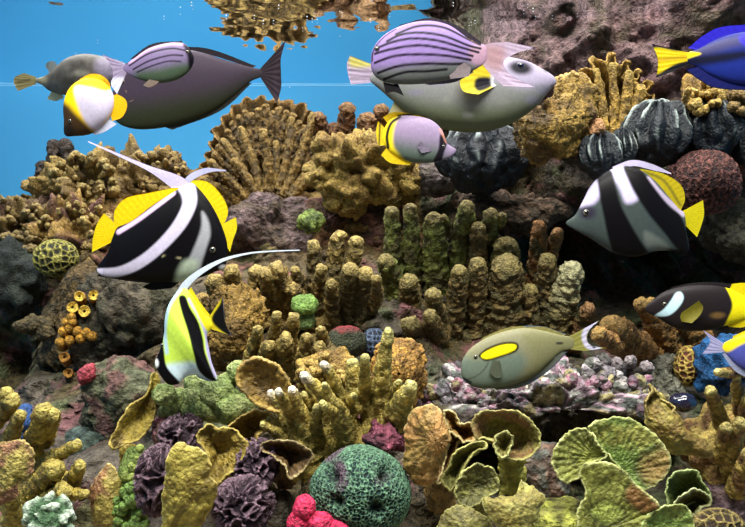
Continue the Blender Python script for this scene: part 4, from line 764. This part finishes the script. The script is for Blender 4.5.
rock('boulder', 'yellowish-green mossy rock at the bottom edge left of the green plates', 560, 522, 1.12, 34, 22, (150,146,66), (120,112,66), rz=24)
# ---- rock shelf with pink coralline
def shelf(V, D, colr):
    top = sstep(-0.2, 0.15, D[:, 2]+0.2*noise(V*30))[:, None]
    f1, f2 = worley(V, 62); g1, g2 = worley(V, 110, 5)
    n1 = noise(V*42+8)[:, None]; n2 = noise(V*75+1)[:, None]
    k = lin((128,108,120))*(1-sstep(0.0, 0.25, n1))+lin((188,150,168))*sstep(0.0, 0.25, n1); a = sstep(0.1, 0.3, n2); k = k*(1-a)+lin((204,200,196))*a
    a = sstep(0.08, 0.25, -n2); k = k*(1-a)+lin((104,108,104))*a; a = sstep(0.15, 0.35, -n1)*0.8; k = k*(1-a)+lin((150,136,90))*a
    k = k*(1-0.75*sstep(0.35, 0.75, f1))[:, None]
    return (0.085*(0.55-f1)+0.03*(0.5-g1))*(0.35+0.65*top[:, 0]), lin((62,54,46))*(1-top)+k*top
t = Thing('rock_shelf', 'jutting rock shelf crusted in pink, grey and white nodules, under the olive-grey surgeonfish', 'rock', W(535, 430, 1.42))
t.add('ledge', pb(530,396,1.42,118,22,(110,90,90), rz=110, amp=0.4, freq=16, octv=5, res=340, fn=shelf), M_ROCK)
rs = np.random.RandomState(21); NC = [(150,118,132),(126,118,124),(182,174,172),(100,94,102),(166,148,110),(138,94,112),(90,92,86)]
for i in range(98):
    x = rs.uniform(418, 652); u = (x-533)/122; top = 396-24*np.sqrt(max(0.05, 1-u*u))-(8 if x > 585 else 0); y = top+rs.uniform(-2, 24)
    if 462 < x < 560 and y < 384: y = rs.uniform(386, 400)
    r = rs.uniform(3, 7.5)
    t.add('nodule', pb(x, y, 1.345-0.05*np.sqrt(max(0, 1-u*u))+(y < 378)*0.05, r, r*rs.uniform(0.8, 1.3), NC[rs.randint(7)], amp=0.55, freq=55, res=26, col2=NC[rs.randint(7)], cfreq=90), M_ROCK)
for i, (p, r) in enumerate([([(604,378),(603,366),(604,356)],9),([(630,372),(631,364),(630,358)],7),([(643,376),(645,370),(646,364)],7),([(618,376),(618,368),(616,362)],8)]):
    t.add('knob', fing(p, 1.40, 1.36, r, r*0.8, (140,128,132), amp=0.35, lump=0.2, col2=(96,92,90)), M_ROCK)
# ---- tan arms at right
L = [([(655,372),(632,345),(606,322)],19,14,{'dt':-0.08}),([(672,345),(655,322),(638,300)],13,9,{'dt':-0.03}),([(676,345),(664,322),(647,300)],10,8),([(616,346),(604,338),(596,333)],9,9,{'d':1.40,'dt':-0.04,'tip':(176,136,76)}),([(700,340),(685,325),(672,316)],14,12,{'dt':0})]
fingers('finger_coral', 'thick tan finger coral arms reaching left under the black rabbitfish snout', (668, 380), L, 1.50, (172,122,66), (200,154,90), mass=[(668,354,34,26,1.58)], col2=(134,92,52), amp=0.24)
single('honeycomb_coral', 'orange-walled honeycomb coral beside the blue sponge at right', 'coral', W(690, 386, 1.44), pb(689, 366, 1.44, 13, 19, (120,60,40), res=120, amp=0.05, fn=cells(105, (196,168,84), (96,46,34), 0.12)), M_CORAL)
single('blue_sponge', 'deep blue lumpy sponge under the small blue fish at right', 'sponge', W(722, 398, 1.40), pb(722, 366, 1.40, 24, 32, (28,84,138), amp=0.4, freq=26, lump=0.3, col2=(16,44,78), res=100), M_CORAL)
rock('boulder', 'grey scaly rock between the tan arms and orange-walled honeycomb coral', 664, 382, 1.46, 20, 22, (112,110,98), (86,84,72), rz=20, amp=0.7, freq=24)
single('clam', 'glossy blue-black mollusc shell tucked at the end of the rock shelf', 'clam', W(684, 414, 1.30), pb(683, 403, 1.30, 14, 10, (26,26,46), amp=0.15, freq=20, res=64), M_GLOSS)
# ---- green plates
PG, PR = (136,146,72), (206,206,138)
t = Thing('plate_coral', 'wide overlapping green plate coral with pale rims, lower right', 'coral', W(615, 540, 1.20))
t.add('blade', sheet([(588,427),(596,421),(606,418),(627,417),(644,426),(660,440),(670,455),(671,466),(664,478),(646,490),(632,482),(616,464),(604,450),(595,438)], 1.10, (116,136,66), PR, cup=0.012, apex=(614,474), wr=0.006, ridges=40, ramp=0.0008, rimw=0.03, col2=(168,160,82), pats=[('p',(150,96,62),[(640,462),(668,448),(672,470),(650,484)],8)]), M_LEAF, 'mid-green plate, topmost')
t.add('blade', sheet([(583,429),(592,436),(600,446),(607,456),(596,462),(584,466),(578,478),(566,483),(557,476),(552,464),(553,452),(562,438),(572,430)], 1.075, (140,142,70), PR, cup=0.012, apex=(596,458), wr=0.006, ridges=30, ramp=0.0008, rimw=0.035, col2=(124,122,62)), M_LEAF, 'olive plate, left')
t.add('blade', sheet([(582,466),(592,462),(605,461),(624,470),(636,484),(646,492),(660,506),(648,518),(640,534),(586,534),(578,514),(586,492)], 1.05, (150,148,70), PR, cup=0.010, apex=(606,530), wr=0.007, ridges=36, ramp=0.0008, rimw=0.03, col2=(128,124,62), pats=[('p',(140,62,44),[(634,484),(646,492),(662,508),(644,512),(626,496)],4),('p',(182,196,96),[(592,510),(610,502),(622,514),(604,522)],5)]), M_LEAF, 'yellow-green plate with rusty stain, lowest')
t.add('blade', sheet([(640,528),(652,512),(668,505),(684,505),(693,518),(690,540),(644,540)], 1.05, (112,134,66), (188,196,128), cup=0.01, wr=0.008, col2=(140,146,74)), M_LEAF)
t.add('stalk', fing([(612,560), (608,510), (612,470)], 1.22, 1.14, 20, 18, (128,110,62), amp=0.3, lump=0.2), M_LEAF)
t = Thing('leaf_coral', 'tan folded leaf coral sweeping right over the dark gap, beside the green plates', 'coral', W(668, 470, 1.28))
t.add('blade', sheet([(645,406),(650,396),(657,391),(668,400),(674,414),(685,428),(699,438),(713,454),(704,457),(690,456),(674,455),(664,445),(656,432),(645,421)], 1.15, (168,146,72), (208,188,116), cup=-0.018, wr=0.012, col2=(140,110,58)), M_LEAF)
t.add('blade', sheet([(644,402),(650,390),(648,384),(655,388),(662,400),(674,408),(668,414),(658,420),(648,418)], 1.14, (158,134,66), (212,190,124), cup=0.03, wr=0.008, col2=(132,102,54)), M_LEAF)
t.add('stalk', fing([(668,442), (664,434), (660,422)], 1.40, 1.18, 12, 9, (140,112,60), amp=0.3), M_LEAF)
t = Thing('scroll_coral', 'small green scroll coral rolled into an arch, right of the green plates', 'coral', W(688, 512, 1.16))
t.add('blade', sheet([(668,500),(666,488),(671,477),(682,471),(694,472),(703,480),(708,490),(709,500),(700,500),(690,502),(680,508),(672,510)], 1.10, (84,96,48), (190,204,136), cup=0.04, apex=(688,496), wr=0.008, kx=2.4), M_LEAF)
t.add('blade', sheet([(674,508),(678,498),(686,491),(697,489),(706,494),(710,503),(700,508),(694,516),(682,518)], 1.075, (92,82,46), (204,210,156), cup=0.03, apex=(692,508), wr=0.006, kx=2.4), M_LEAF)
t.add('stalk', fing([(690,534), (690,522), (690,508)], 1.18, 1.14, 12, 9, (110,110,60), amp=0.3), M_LEAF)
single('honeycomb_coral', 'brown honeycomb coral at the bottom right corner', 'coral', W(718, 545, 1.06), pb(718, 528, 1.06, 25, 17, (70,56,36), res=160, amp=0.04, fn=cells(100, (142,124,72), (48,34,22), 0.12)), M_CORAL)
# ---- right branching coral
L = [([(722,425),(714,402),(710,388)],9,6),([(742,415),(738,395),(736,374)],8,5),([(742,372),(728,373),(716,372)],6,4.5,{'d':1.12}),([(728,468),(734,445),(741,418)],10,7),([(716,458),(722,440),(727,424)],8,6),([(748,440),(746,415),(750,395)],9,7),([(738,490),(744,470),(752,450)],12,9)]
fingers('branching_coral', 'tan branching coral at the right edge, below the small blue fish', (728, 500), L, 1.16, (178,148,78), (214,188,118), mass=[(716,446,32,34,1.24),(740,470,30,36,1.22)], col2=(132,94,58), amp=0.22)
rock('boulder', 'mauve crusted rock at the right edge above the brown honeycomb coral', 728, 500, 1.22, 34, 26, (128,104,112), (112,92,72), rz=26)
# ---- air bubbles and specks near the water level
rs = np.random.RandomState(3); gs = []
for i in range(44):
    px, py = (rs.uniform(150, 740), rs.uniform(2, 30)) if i < 34 else (rs.uniform(0, 350), rs.uniform(5, 90)); d = rs.uniform(1.65, 2.2)
    z = W(px, py, d)
    if z[2] > ZS-0.003: z[2] = ZS-0.003; z[1] = (ZS-ZC)*F/(263.5-py) if py < 250 else d; z[0] = (px-372.5)/F*z[1]
    gs.append(ball(z, np.full(3, rs.uniform(0.0007, 0.0014)), (235,240,245), amp=0, res=8))
b = single('air_bubbles', 'tiny white air bubbles drifting just under the water level', 'bubbles', (0, 1.9, ZS-0.05), join(*gs), M_EYE); b['kind'] = 'stuff'

# ================================================================ light and camera
def area(name, loc, size, power, col, rot=(0, 0, 0)):
    L = bpy.data.lights.new(name, 'AREA'); L.shape = 'RECTANGLE'; L.size, L.size_y = size; L.energy = power; L.color = col
    o = bpy.data.objects.new(name, L); o.location = loc; o.rotation_euler = rot; C.objects.link(o); return o
area('tank_lamp', (-0.05, 0.36, ZS+0.95), (1.8, 0.16), 100, (0.99, 1.0, 0.90), (math.radians(32), 0, 0))
area('tank_lamp', (-0.45, 1.90, ZS+0.65), (1.6, 0.3), 26, (0.95, 0.98, 1.0), (math.radians(10), 0, 0))
area('tank_lamp', (0.1, 1.35, ZS+0.75), (1.9, 0.2), 30, (1.0, 0.97, 0.90), (math.radians(16), 0, 0))
wd = bpy.data.worlds.new('aquarium_hall'); bpy.context.scene.world = wd; wd.use_nodes = True
bg = wd.node_tree.nodes['Background']; bg.inputs['Color'].default_value = (0.55, 0.62, 0.7, 1); bg.inputs['Strength'].default_value = 0.12
cd = bpy.data.cameras.new('camera'); cam = bpy.data.objects.new('camera', cd); C.objects.link(cam)
cd.sensor_width = 36; cd.lens = 36*F/745; cd.clip_start = 0.05; cam.location = (0, 0, ZC); cam.rotation_euler = (math.pi/2, 0, 0)
sc = bpy.context.scene; sc.camera = cam
sc.view_settings.view_transform = 'Standard'; sc.view_settings.look = 'None'; sc.view_settings.gamma = 1; sc.view_settings.exposure = 0.0; sc.view_settings.use_curve_mapping = False
sc.cycles.use_denoising = True; sc.cycles.max_bounces = 6; sc.cycles.transparent_max_bounces = 8
